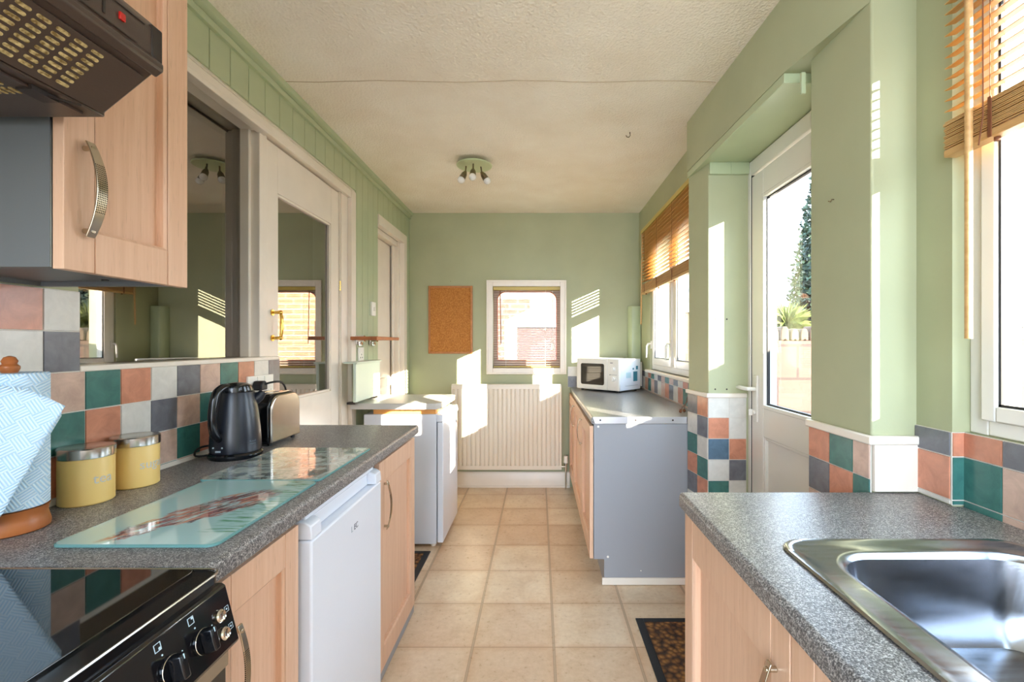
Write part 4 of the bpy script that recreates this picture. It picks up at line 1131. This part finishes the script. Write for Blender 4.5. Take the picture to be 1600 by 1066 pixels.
# freezer at the back left with a worktop plank over it
fz = empty('freezer', (-.87, 3.19, 0), 'white under-counter freezer below the cluttered pale top near the radiator', 'freezer')
zy0, zy1 = 2.94, 3.46
B(-1.11, -.650, zy0, zy1, .028, .851).build('body', M['fridge'], fz, bevel=.004)
zd = B(-.644, -.607, zy0, zy1, .036, .800).build('door', M['fridge'], fz, bevel=.006, seg=3)
mb = MB(); mb.prism([(-.650, .802), (-.602, .802), (-.598, .812), (-.606, .846), (-.650, .851)], 'y', zy0, zy1)
mb.build('top_trim', M['fridge'], fz, bevel=.004)
mb = MB(); mb.cyl((-.607, 3.42, .73), (-.600, 3.42, .73), .010, n=12); mb.build('lock', M['steel'], zd)
mb = MB()
for (x, y) in ((-.68, zy0+.05), (-.68, zy1-.05), (-1.05, zy0+.05), (-1.05, zy1-.05)): mb.cyl((x, y, 0), (x, y, .030), .016, n=12)
mb.split('foot', M['switch'], fz)
mb = MB(); mb.box(-1.05, -.655, 2.945, 2.965, .8525, .889); mb.box(-1.05, -1.03, 2.966, 3.40, .8525, .889); mb.box(-.80, -.785, 2.966, 3.40, .8525, .889); mb.box(-.675, -.655, 2.966, 3.40, .8525, .889)
ft = empty('worktop', (-.9, 3.1, .89), 'pale laminate top resting on pine battens above the white freezer', 'worktop')
mb.split('batten', M['pine'], ft)
mb = MB(); mb.prism([(-1.172, 2.88), (-.640, 2.88), (-.612, 2.91), (-.612, 3.40), (-1.172, 3.40)], 'z', .890, .928)
mb.build('slab', [plain('pale_grey_laminate', S(206, 202, 194), .3, var=.05, vscale=4)], ft, bevel=.003)

# back right cabinet run
bw = MB()
bwt = worktop('', '', .902, .283, 2.500, 4.205, .905, .038, 'worktop_pale', side=-1)
bwo = tag(bwt.build('worktop', M['worktop_pale']), 'short grey worktop under the far window carrying the microwave', 'worktop')
mb = MB(); mb.prism([(.290, .905), (.302, .869), (.795, .869), (.795, .905)], 'y', 2.494, 2.500); es = mb.build('end_strip', M['alu'], bwo)
mb = MB()
for x in (.33, .52, .72): mb.cyl((x, 2.494, .888), (x, 2.4925, .888), .005, n=12)
mb.split('screw', M['dark_brown'], bwo)
rc = empty('base_cabinet', (.6, 3.3, 0), 'long beech base cabinet below the microwave showing its grey end panel', 'base cabinet')
mb = MB(); mb.prism([(.296, .137), (.352, .137), (.352, .0), (.895, .0), (.895, .866), (.296, .866)], 'y', 2.502, 2.520); mb.build('end_panel', M['carcass'], rc, bevel=.001)
mb = MB(); mb.box(.297, .895, 2.520, 4.19, .137, .866); mb.build('body', M['carcass'], rc)
B(.352, .37, 2.520, 4.19, 0, .137).build('plinth', M['carcass'], rc)
B(.340, .80, 2.492, 2.501, .002, .040).build('floor_strip', M['white_paint'], rc, bevel=.002)
mb = MB(); mb.cyl((.305+.015, 2.502, .852), (.32, 2.500, .852), .006, n=12); mb.cyl((.372, 2.502, .150), (.372, 2.500, .150), .006, n=12); mb.cyl((.55, 2.502, .075), (.55, 2.5, .075), .003, n=10)
mb.split('screw_cap', M['switch'], rc)
dA = shaker(.274, 2.500, 3.020, .142, .856, -1, rc); bow_handle(.274, 2.955, .665, .815, -1, dA)
dB_ = shaker(.274, 3.024, 3.650, .142, .856, -1, rc); bow_handle(.274, 3.585, .665, .815, -1, dB_)
dC = shaker(.274, 3.654, 4.180, .142, .856, -1, rc)

# sink worktop, right foreground
swt = MB()
SX0, SX1, SYN, SYF = .470, .955, -.10, .935            # outer rim of the sink
bx0, bx1, by0, by1 = .545, .915, .44, .870              # bowl
zt = .902
e = worktop('', '', .532, .375, -.75, 1.240, zt, .040, '', side=-1); swt.add(e.v, e.f)
swt.box(.532, 1.034, .883, 1.130, zt-.040, zt); swt.box(.532, 1.012, 1.130, 1.240, zt-.040, zt)
swt.box(.532, 1.010, -.75, .427, zt-.040, zt); swt.box(.928, 1.034, .427, .883, zt-.040, zt)
swo = tag(swt.build('worktop', M['worktop']), 'speckled grey worktop around the stainless sink in the right foreground', 'worktop')
mb = B(.380, 1.010, 1.240, 1.2425, zt-.038, zt-.002); mb.build('end_strip', M['alu'], swo)
sk = empty('sink', (.7, .6, .9), 'stainless steel inset sink with a deep rounded bowl', 'sink')
def rl(x0, x1, y0, y1, r, z, n=10):
    pts = rrect(x0, x1, y0, y1, r, r, n); return [(p[0], p[1], z) for p in pts]
mb = MB()
mb.loops([rl(SX0+.003, SX1-.003, SYN, SYF-.003, .055, zt+.0005), rl(SX0, SX1, SYN, SYF, .055, zt+.0030), rl(SX0+.004, SX1-.004, SYN+.004, SYF-.004, .052, zt+.0062),
          rl(SX0+.016, SX1-.016, SYN+.016, SYF-.016, .045, zt+.0062), rl(SX0+.024, SX1-.024, SYN+.024, SYF-.024, .040, zt+.0025),
          rl(bx0-.018, bx1+.018, by0-.018, by1+.018, .085, zt+.0022), rl(bx0-.008, bx1+.008, by0-.008, by1+.008, .078, zt+.001), rl(bx0, bx1, by0, by1, .072, zt-.007),
          rl(bx0+.010, bx1-.010, by0+.010, by1-.010, .068, zt-.090), rl(bx0+.018, bx1-.018, by0+.018, by1-.018, .065, zt-.128),
          rl(bx0+.035, bx1-.035, by0+.035, by1-.035, .055, zt-.150), rl(bx0+.070, bx1-.070, by0+.070, by1-.070, .04, zt-.156), rl(.69, .77, .60, .68, .038, zt-.162)], False, True)
mb.build('basin', M['sink'], sk, recalc=False)
mb = MB(); mb.lathe((.73, .64, zt-.162), [(.002, .006), (.030, .006), (.034, .002), (.036, .0)], 28); mb.build('drain', M['chrome'], sk)

scb = empty('base_cabinet', (.7, .6, 0), 'beech sink base cabinet with two doors in the right foreground', 'base cabinet')
mb = MB(); mb.box(.412, .43, -.7, 1.236, .04, .861); mb.box(.43, 1.0, 1.218, 1.236, .0, .861); mb.box(.43, 1.0, -.70, -.682, 0, .861); mb.box(.43, 1.0, -.68, 1.218, .10, .118); mb.build('body', M['beech'], scb, bevel=.001)
B(.45, .465, -.7, 1.218, 0, .1).build('plinth', M['carcass'], scb)
d = shaker(.390, .722, 1.238, .10, .852, -1, scb, rail=.098); bow_handle(.390, .762, .60, .765, -1, d)
d = shaker(.390, .198, .716, .10, .852, -1, scb, rail=.098); bow_handle(.390, .238, .60, .765, -1, d)

# door mats
def doormat(x0, x1, y0, y1, label):
    r = empty('door_mat', ((x0+x1)/2, (y0+y1)/2, 0), label, 'door mat')
    mb = MB(); w = .035
    mb.box(x0, x0+w, y0, y1, .0005, .006); mb.box(x1-w, x1, y0, y1, .0005, .006); mb.box(x0+w, x1-w, y0, y0+w, .0005, .006); mb.box(x0+w, x1-w, y1-w, y1, .0005, .006)
    mb.build('border', M['black'], r, bevel=.001)
    B(x0+w, x1-w, y0+w, y1-w, .0005, .009).build('pile', M['coir'], r)
doormat(.455, .99, 1.30, 2.187, 'brown ribbed door mat with black border inside the glazed outer door')
doormat(-1.17, -.675, 2.30, 2.895, 'brown door mat with black border beside the white freezer')

# ------------------------------------------------------------------ things on the left worktop
ZW = .905
def glass_board(name, label, x0, x1, y0, y1, mat, z=ZW+.001, r=.02, rn=.004):
    mb = MB(); pts = rrect(x0, x1, y0, y1, r, r, 6)
    c = Vector(((x0+x1)/2, (y0+y1)/2, z))
    ins = [((p[0]-c.x)*.985+c.x, (p[1]-c.y)*.988+c.y) for p in pts]
    mb.k = 1; mb.loops([[(p[0], p[1], z) for p in pts], [(p[0], p[1], z+.004) for p in pts], [(p[0], p[1], z+.0055) for p in ins]], True, False)
    n = len(pts); mb.k = 0; mb.add([(p[0], p[1], z+.0055) for p in ins], [tuple(range(n))])
    o = mb.build(name, [mat, M['glass_edge']], origin=(c.x, c.y, z), smooth=False)
    return tag(o, label, 'chopping board', None)
glass_board('chopping_board', 'pale aqua glass chopping board with a red brown shaggy cattle print', -.948, -.625, .895, 1.318, M['board'], z=ZW+.001)
glass_board('chopping_board', 'grey marbled glass chopping board beyond the printed one', -.975, -.625, 1.322, 1.735, M['marble'], z=ZW+.001)

# kitchen roll on wooden holder
kx, kyc = -1.118, .980
kr = empty('kitchen_roll_holder', (kx, kyc, ZW), 'turned orange wood kitchen roll holder at the left edge', 'kitchen roll holder')
mb = MB(); mb.lathe((kx, kyc, ZW), [(.057, 0), (.061, .003), (.062, .012), (.059, .024), (.057, .034), (.059, .044), (.0605, .049), (.02, .050)], 48); mb.build('base', M['terracotta_wood'], kr)
mb = MB(); mb.lathe((kx, kyc, ZW), [(.010, .045), (.010, .33), (.013, .335), (.016, .342), (.016, .347), (.011, .352), (.013, .358), (.009, .366), (.002, .369)], 28); mb.build('post', M['terracotta_wood'], kr)
rl_ = empty('kitchen_roll', (kx, kyc, ZW+.05), 'blue white embossed kitchen roll with a loose folded sheet', 'kitchen roll')
mb = MB(); mb.lathe((kx, kyc, ZW+.051), [(.018, 0), (.058, 0), (.060, .002), (.060, .280), (.058, .282), (.018, .282)], 64); mb.build('roll', M['towel'], rl_)
# loose sheet: wraps the camera side and ends in a raised corner
tip = [((-1.062, .958, 1.222), (-1.050, .934, 1.228)),]
rows_ = []
N = 14
A = [Vector((-1.100, .913, 1.215)), Vector((-1.072, .925, 1.216)), Vector((-1.045, .945, 1.208)), Vector((-1.018, .955, 1.192)), Vector((-.985, .965, 1.170))]
Bq = [Vector((-1.135, .905, .985)), Vector((-1.105, .900, .935)), Vector((-1.062, .905, .948)), Vector((-1.035, .925, 1.02)), Vector((-.990, .962, 1.150))]
def interp(pts, t):
    t *= len(pts)-1; i = min(int(t), len(pts)-2); f = t-i
    p0 = pts[max(i-1, 0)]; p1 = pts[i]; p2 = pts[i+1]; p3 = pts[min(i+2, len(pts)-1)]
    return 0.5*((2*p1)+(-p0+p2)*f+(2*p0-5*p1+4*p2-p3)*f*f+(-p0+3*p1-3*p2+p3)*f*f*f)
mb = MB(); g = []
for i in range(N+1):
    a, b = interp(A, i/N), interp(Bq, i/N)
    for j in range(N+1):
        q = a.lerp(b, j/N); bulge = math.sin(PI*j/N)*.008; q = q + Vector((bulge*.6, -bulge, 0)); g.append(q)
mb.add(g, [(i*(N+1)+j, (i+1)*(N+1)+j, (i+1)*(N+1)+j+1, i*(N+1)+j+1) for i in range(N) for j in range(N)])
mb.build('loose_sheet', M['towel'], rl_, solid=.0007)

# canisters
def canister(x, y, word, ang, label):
    r_ = empty('storage_canister', (x, y, ZW), label, 'canister', 'yellow kitchen canisters'); R = .0535
    mb = MB(); mb.lathe((x, y, ZW), [(R-.003, 0), (R, .003), (R, .112), (R-.001, .114), (.01, .114)], 56); b = mb.build('body', M['yellow'], r_)
    mb = MB(); mb.lathe((x, y, ZW), [(.01, .113), (R+.0015, .1135), (R+.002, .116), (R+.002, .136), (R, .1385), (R-.004, .139), (R-.010, .1375), (.002, .1375)], 56); mb.build('lid', M['steel'], r_)
    def xf(u, v, w):
        a = ang + u/R; return (x + (R+.0006+w)*math.sin(a), y - (R+.0006+w)*math.cos(a), ZW+.062+v)
    text_mesh('lettering', word, .034, M['letter'], xf, b)
    return r_
canister(-1.133, 1.163, 'tea', math.radians(78), 'yellow canister marked tea with a steel lid, nearer the kitchen roll')
canister(-1.130, 1.300, 'sugar', math.radians(88), 'yellow canister marked sugar with a steel lid, nearer the kettle')

# kettle
kt = empty('kettle', (-1.06, 1.63, ZW), 'glossy blue black plastic jug kettle in front of the toaster', 'kettle')
cx, cy = -1.063, 1.628
mb = MB(); mb.lathe((cx, cy, ZW), [(.080, .0), (.083, .004), (.083, .014), (.078, .020), (.05, .021)], 48); mb.build('power_base', M['black_gloss'], kt)
prof = [(.040, .020), (.077, .022), (.0785, .035), (.0770, .070), (.0735, .110), (.0680, .150), (.0610, .190), (.0555, .215), (.0520, .226)]
mb = MB()
n = 56; lo = []
for (r, z) in prof:
    L_ = []
    for i in range(n):
        a = 2*PI*i/n
        rr2 = r*(1 + (.10*max(0, math.cos(a-math.radians(35)))**8 * max(0, (z-.13)/.1)))    # spout side swells towards the top
        L_.append((cx+rr2*math.cos(a), cy+rr2*math.sin(a), ZW+z))
    lo.append(L_)
mb.loops(lo); mb.build('body', M['kettle'], kt)
mb = MB(); mb.lathe((cx, cy, ZW), [(.0525, .226), (.053, .232), (.048, .248), (.030, .257), (.002, .260)], 48); mb.build('lid', M['black_gloss'], kt)
ha = math.radians(215+20); hd_ = Vector((math.cos(ha), math.sin(ha), 0))
ha = math.atan2(-1.628, .85); hd_ = Vector((math.cos(ha+.25), math.sin(ha+.25), 0)).normalized(); hd_ = Vector((-.10, -1, 0)).normalized()
C = Vector((cx, cy, ZW))
pts = [C+hd_*.035+Vector((0, 0, .243)), C+hd_*.062+Vector((0, 0, .244)), C+hd_*.088+Vector((0, 0, .226)), C+hd_*.100+Vector((0, 0, .185)), C+hd_*.103+Vector((0, 0, .14)), C+hd_*.097+Vector((0, 0, .10)), C+hd_*.080+Vector((0, 0, .078)), C+hd_*.068+Vector((0, 0, .072))]
pp = [interp(pts, i/24) for i in range(25)]
mb = MB(); mb.tube(pp, [.013]*3+[.0135]*18+[.012]*4, 16); mb.build('handle', M['black_gloss'], kt)
mb = MB(); sp = C + Vector((.057, .040, .21)); mb.tube([C+Vector((.040, .028, .185)), C+Vector((.058, .041, .205)), C+Vector((.068, .048, .222))], [.018, .017, .012], 14); mb.build('spout', M['kettle'], kt)
text_mesh('logo', 'Russell\nHobbs', .0085, M['logo_grey'], lambda u, v, w: (cx + .0789*math.sin(math.radians(72)+u/.078), cy - .0789*math.cos(math.radians(72)+u/.078), ZW+.055+v), kt)
mb = MB()
for dx in (-.018, .012): mb.sphere(C+hd_*.078+Vector((dx, 0, .045)), .003, 8, 6)
mb.box(cx+hd_.x*.08-.008, cx+hd_.x*.08+.008, cy-.082, cy-.078, ZW+.030, ZW+.036)
mb.build('switch', M['logo_grey'], kt)
mb = MB(); mb.tube([interp([Vector(p) for p in ((-1.13, 1.60, ZW+.012), (-1.165, 1.575, ZW+.012), (-1.178, 1.60, ZW+.03), (-1.180, 1.66, ZW+.03), (-1.17, 1.75, ZW+.006), (-1.176, 1.86, ZW+.004))], i/20) for i in range(21)], .0035, 8)
mb.build('cord', M['black'], kt)

# toaster
tx0, tx1, ty0, ty1 = -1.165, -1.020, 1.765, 1.990
to = empty('toaster', ((tx0+tx1)/2, (ty0+ty1)/2, ZW), 'two slot toaster with brushed steel side beside the kettle', 'toaster')
def arch(y0, y1, z0, z1, r, n=8):
    pts = [(y0+.002, z0), (y1-.002, z0)]
    for i in range(n+1):
        a = PI/2*i/n; pts.append((y1-r+r*math.cos(a)-.004, z1-r+r*math.sin(a)))
    for i in range(n+1):
        a = PI/2+PI/2*i/n; pts.append((y0+r+r*math.cos(a)+.004, z1-r+r*math.sin(a)))
    return pts
pa = arch(ty0, ty1, ZW+.010, ZW+.198, .055)
mb = MB(); mb.prism(pa, 'x', tx0+.006, tx1-.010); mb.build('body', M['black_gloss'], to, bevel=.008, seg=3)
pa = arch(ty0+.004, ty1-.004, ZW+.012, ZW+.194, .052)
for (a, b) in ((tx1-.012, tx1), (tx0, tx0+.012)):
    mb = MB(); mb.prism(pa, 'x', a, b); mb.build('side_panel', M['steel'], to, bevel=.006, seg=3)
mb = MB(); mb.box(tx0+.030, tx0+.055, ty0+.04, ty1-.04, ZW+.196, ZW+.200); mb.box(tx1-.055, tx1-.030, ty0+.04, ty1-.04, ZW+.196, ZW+.200)
mb.split('slot', M['steel'], to)
mb = MB(); mb.box(tx0+.04, tx0+.10, ty1, ty1+.012, ZW+.02, ZW+.15); mb.cyl((-1.062, ty1+.0, ZW+.045), (-1.062, ty1+.030, ZW+.045), .014, n=16); mb.build('browning_knob', M['steel'], to, bevel=.001)
mb = MB(); mb.box(-1.09, -1.05, ty1+.012, ty1+.035, ZW+.11, ZW+.125); mb.build('lever', M['black_gloss'], to, bevel=.003)
mb = MB()
for (x, y) in ((tx0+.02, ty0+.03), (tx1-.02, ty0+.03), (tx0+.02, ty1-.03), (tx1-.02, ty1-.03)): mb.cyl((x, y, ZW), (x, y, ZW+.012), .008, n=10)
mb.split('foot', M['black'], to)

# double socket, plug and lead
ds = empty('double_socket', (-1.185, 1.97, 1.1), 'white double socket on the tiles behind the toaster', 'socket')
B(-1.190, -1.181, 1.885, 2.065, 1.085, 1.165).build('plate', M['switch'], ds, bevel=.002)
mb = MB(); mb.box(-1.182, -1.177, 1.945, 1.958, 1.14, 1.16); mb.box(-1.182, -1.177, 1.995, 2.008, 1.14, 1.16); mb.split('rocker', M['switch'], ds)
mb = MB(); mb.cyl((-1.181, 2.045, 1.10), (-1.180, 2.045, 1.10), .003, n=10); mb.split('screw', M['steel'], ds)
def plug(y, label, pts):
    r = empty('plug', (-1.17, y, 1.12), label, 'plug')
    mb = MB(); mb.prism([(y-.022, 1.1065), (y+.022, 1.1065), (y+.022, 1.130), (y+.010, 1.145), (y-.010, 1.145), (y-.022, 1.130)], 'x', -1.1805, -1.140); mb.build('body', M['black'], r, bevel=.005)
    mb = MB(); mb.tube([interp([Vector(p) for p in pts], i/18) for i in range(19)], .0042, 8); mb.build('lead', M['black'], r)
plug(1.93, 'black plug and arching lead in the double socket behind the toaster', ((-1.145, 1.93, 1.13), (-1.120, 1.96, 1.138), (-1.118, 2.02, 1.130), (-1.120, 2.055, 1.09), (-1.125, 2.06, 1.02), (-1.14, 2.045, .95), (-1.15, 2.03, .912)))

# ------------------------------------------------------------------ microwave
mw = empty('microwave', (.634, 3.67, .905), 'white microwave oven with dark door window standing in the far corner', 'microwave', rz=math.radians(-44.0))
W_, D_, H_ = .43, .315, .255; zb = .015
def mbox(name, mat, *a, parent=None, **k): return B(*a).build(name, mat, parent or mw, local=True, **k)
mbox('body', M['fridge'], -W_, 0, .018, D_, zb, zb+H_, bevel=.005)
dm = mbox('door', M['upvc'], -W_, -.115, 0, .018, zb, zb+H_, bevel=.006)
mb = MB(); pts = rrect(-W_+.045, -.145, zb+.040, zb+H_-.040, .016, .016); mb.prism(pts, 'y', -.0015, .002); mb.build('door_window', M['hob'], mw, local=True)
mbox('control_panel', M['upvc'], -.113, 0, 0, .018, zb, zb+H_, bevel=.006)
for z, r in ((.095, .020), (.175, .016)):
    mb = MB(); mb.cyl((-.055, 0, zb+z), (-.055, -.004, zb+z), r+.006, n=28); mb.cyl((-.055, -.004, zb+z), (-.055, -.018, zb+z), r, r*.9, 28)
    mb.box(-.057, -.053, -.021, -.018, zb+z-r*.8, zb+z+r*.8); mb.build('dial', M['upvc'], mw, local=True)
mb = MB(); mb.box(-.085, -.06, -.001, .002, zb+.222, zb+.227); mb.box(-.09, -.02, -.0008, .002, zb+.128, zb+.130); mb.box(-.09, -.085, -.001, .002, zb+.125, zb+.133); mb.split('marking', M['logo_dark'], mw, local=True)
mb = MB(); mb.box(0, .0012, .10, .17, zb+.10, zb+.145); mb.k = 1; mb.box(0, .0014, .205, .265, zb+.07, zb+.15); mb.box(0, .0014, .195, .215, zb+.165, zb+.18); mb.box(0, .0014, .245, .275, zb+.165, zb+.195); mb.k = 2; mb.box(0, .0012, .09, .275, zb+.035, zb+.038); mb.box(0, .0012, .06, .075, zb+.19, zb+.21)
mb.split('sticker', [M['grey_sticker'], M['teal_sticker'], M['logo_grey']], mw, local=True)
mb = MB()
for (x, y) in ((-.03, .04), (-.4, .04), (-.03, .28), (-.4, .28)): mb.cyl((x, y, 0.0005), (x, y, zb+.001), .012, n=12)
mb.split('foot', M['black'], mw, local=True)
tag(B(.85, .895, 4.02, 4.10, .93, 1.14).build('wall_vent_box', M['grout'], bevel=.004), 'small grey box behind the microwave against the right wall', 'box')

# ------------------------------------------------------------------ outside
# neighbour's brick wall with its white window, seen through the end window
nb = empty('neighbour_house', (0, 6.6, -.16), 'sunlit brick house wall with a white window outside the end window', 'house')
hx0, hx1, hz0, hz1 = -.40, .75, .60, 1.62
mb = MB(); Y = 6.6
mb.box(-4, hx0, Y, Y+.25, -.16, 2.65); mb.box(hx1, 1.35, Y, Y+.25, -.16, 2.65); mb.box(hx0, hx1, Y, Y+.25, -.16, hz0); mb.box(hx0, hx1, Y, Y+.25, hz1, 2.65)
mb.build('wall', M['brick'], nb)
mb = MB(); ringframe(mb, hx0, hx1, hz0, hz1, .085, Y+.02, Y+.10); mb.box(.36, .42, Y+.02, Y+.10, hz0, hz1); nf = mb.build('window', M['upvc'], nb, bevel=.004)
B(hx0+.06, hx1-.06, Y+.06, Y+.07, hz0+.06, hz1-.06).build('pane', plain('dim_window_blind', S(52, 34, 30), .7), nf)
mb = MB(); mb.prism([(Y-.35, 2.60), (Y+.3, 2.60), (Y+2.6, 3.7), (Y+2.5, 3.78), (Y-.35, 2.70)], 'x', -4.2, 1.5); mb.build('roof', plain('roof_tile', S(96, 70, 62), .8, var=.1), nb)

# garden boundary seen through the door and the far window
gw = empty('garden_wall', (3.2, 5.0, -.16), 'blockwork garden wall with upright coping stones outside the glazed door', 'garden wall')
mb = MB(); mb.box(1.9, 7.0, 5.0, 5.2, -.16, 1.33); mb.build('wall', M['block'], gw)
rg = random.Random(8); x = 1.9; k = 0
while x < 6.95:
    w_ = rg.uniform(.09, .13); h_ = rg.uniform(.12, .16)
    mb = MB(); mb.prism([(x, 1.332), (x+w_*.35, 1.332), (x+w_*.5, 1.35), (x+w_*.62, 1.332), (x+w_*.95, 1.332), (x+w_*.90, 1.332+h_*.7), (x+w_*.7, 1.332+h_), (x+w_*.25, 1.332+h_), (x+w_*.04, 1.332+h_*.7)], 'y', 5.01, 5.19)
    mb.build('coping_stone', M['out_render'], gw, bevel=.01); x += w_+.012; k += 1
# fence on the sunny side (its bumpy top sets the lower edge of the sunlight)
gf = MB(); x_ = 3.0; rg = random.Random(4); y = -5.0
gf.box(3.0, 3.12, -5.0, 1.25, -.16, 1.90)
while y < 1.2:
    w_ = rg.uniform(.10, .16); top = 2.40 if y < -2.15 else (1.96 if y < -1.0 else 2.13)
    gf.box(3.0, 3.12, y, y+w_+.021, 1.90, top); gf.box(3.0, 3.12, y, y+w_, top, top+rg.uniform(.01, .05)); y += w_+.02
tag(gf.build('garden_wall', M['block']), 'block boundary wall with ragged top outside on the sunny side', 'garden wall')

def leafy(name, mat, blobs, n, size, seed, parent, thin=.35):
    """leaf blades scattered through blobs (centre, radii)"""
    rg = random.Random(seed); mb = MB()
    tot = sum(b[1][0]*b[1][1]*b[1][2] for b in blobs)
    for (c, r) in blobs:
        k = int(n*r[0]*r[1]*r[2]/tot)
        for _ in range(k):
            while True:
                p = Vector((rg.uniform(-1, 1), rg.uniform(-1, 1), rg.uniform(-1, 1)))
                if .35 < p.length < 1: break
            q = Vector(c) + Vector((p.x*r[0], p.y*r[1], p.z*r[2]))
            d = Vector((rg.uniform(-1, 1), rg.uniform(-1, 1), rg.uniform(-.4, 1))).normalized()*size*rg.uniform(.6, 1.3)
            s = d.orthogonal().normalized()*size*thin
            s.rotate(Matrix.Rotation(rg.uniform(0, 6.28), 3, d.normalized()))
            mb.add([q-s*.2, q+d*.5+s, q+d, q+d*.5-s], [(0, 1, 2, 3)])
    return mb.build(name, mat, parent, smooth=False, recalc=False)
ct = empty('conifer_tree', (5.15, 8.2, -.16), 'tall dark conifer beyond the garden wall seen through the door glass', 'tree')
mb = MB(); mb.cyl((5.15, 8.2, -.16), (5.15, 8.2, 4.2), .10, .03, 12); mb.build('trunk', M['bark'], ct)
bl = []
for i in range(16):
    t = i/15; r = .74*(1-t)**.55 + .08; bl.append(((5.15, 8.2, .9+3.75*t), (r, r, .28)))
leafy('crown', M['conifer'], bl, 26000, .085, 2, ct)
sb = empty('yucca_shrub', (3.15, 5.9, -.16), 'spiky yellow green shrub above the garden wall', 'shrub')
mb = MB(); mb.cyl((3.15, 5.9, -.16), (3.15, 5.9, 1.5), .05, .04, 10); mb.build('stem', M['bark'], sb)
rg = random.Random(12); mb = MB()
for i in range(150):
    a = rg.uniform(0, 2*PI); el = rg.uniform(-.2, 1.3); L_ = rg.uniform(.28, .42)
    c0 = Vector((3.15, 5.9, 1.52)); d = Vector((math.cos(a)*math.cos(el), math.sin(a)*math.cos(el), math.sin(el)))
    s = Vector((-math.sin(a), math.cos(a), 0))*.014; m_ = c0+d*L_*.55+Vector((0, 0, .02)); e_ = c0+d*L_+Vector((0, 0, -.06*math.cos(el)))
    mb.add([c0-s*.6, c0+s*.6, m_+s, e_, m_-s], [(0, 1, 2, 3, 4)])
mb.build('foliage', M['shrub'], sb, smooth=False, recalc=False)
ch = empty('house', (4.4, 12, -.16), 'distant brick chimney stack behind the shrubs', 'chimney')
mb = MB(); mb.box(6.02, 6.35, 12, 12.4, -.16, 2.65); mb.build('stack', M['brick'], ch)
ch.name = 'brick_chimney'
# outbuilding seen through the far right window
ob = empty('outbuilding', (2.7, 9.2, -.16), 'pale rendered outbuilding with a white gutter board outside the far window', 'outbuilding')
mb = MB(); mb.box(1.9, 3.55, 9.2, 11.5, -.16, 2.05); mb.build('wall', M['out_render'], ob)
mb = MB(); mb.box(1.85, 3.6, 9.12, 9.2, 1.92, 2.10); mb.build('gutter_board', M['upvc'], ob)
mb = MB(); mb.prism([(9.1, 2.10), (11.6, 2.10), (10.4, 2.55)], 'x', 1.85, 3.6); mb.build('roof', plain('slate_roof', S(110, 104, 104), .8), ob)
mb = MB(); mb.box(2.2, 2.9, 9.17, 9.2, .9, 1.6); mb.build('window', plain('dark_pane', S(70, 76, 84), .1), ob)
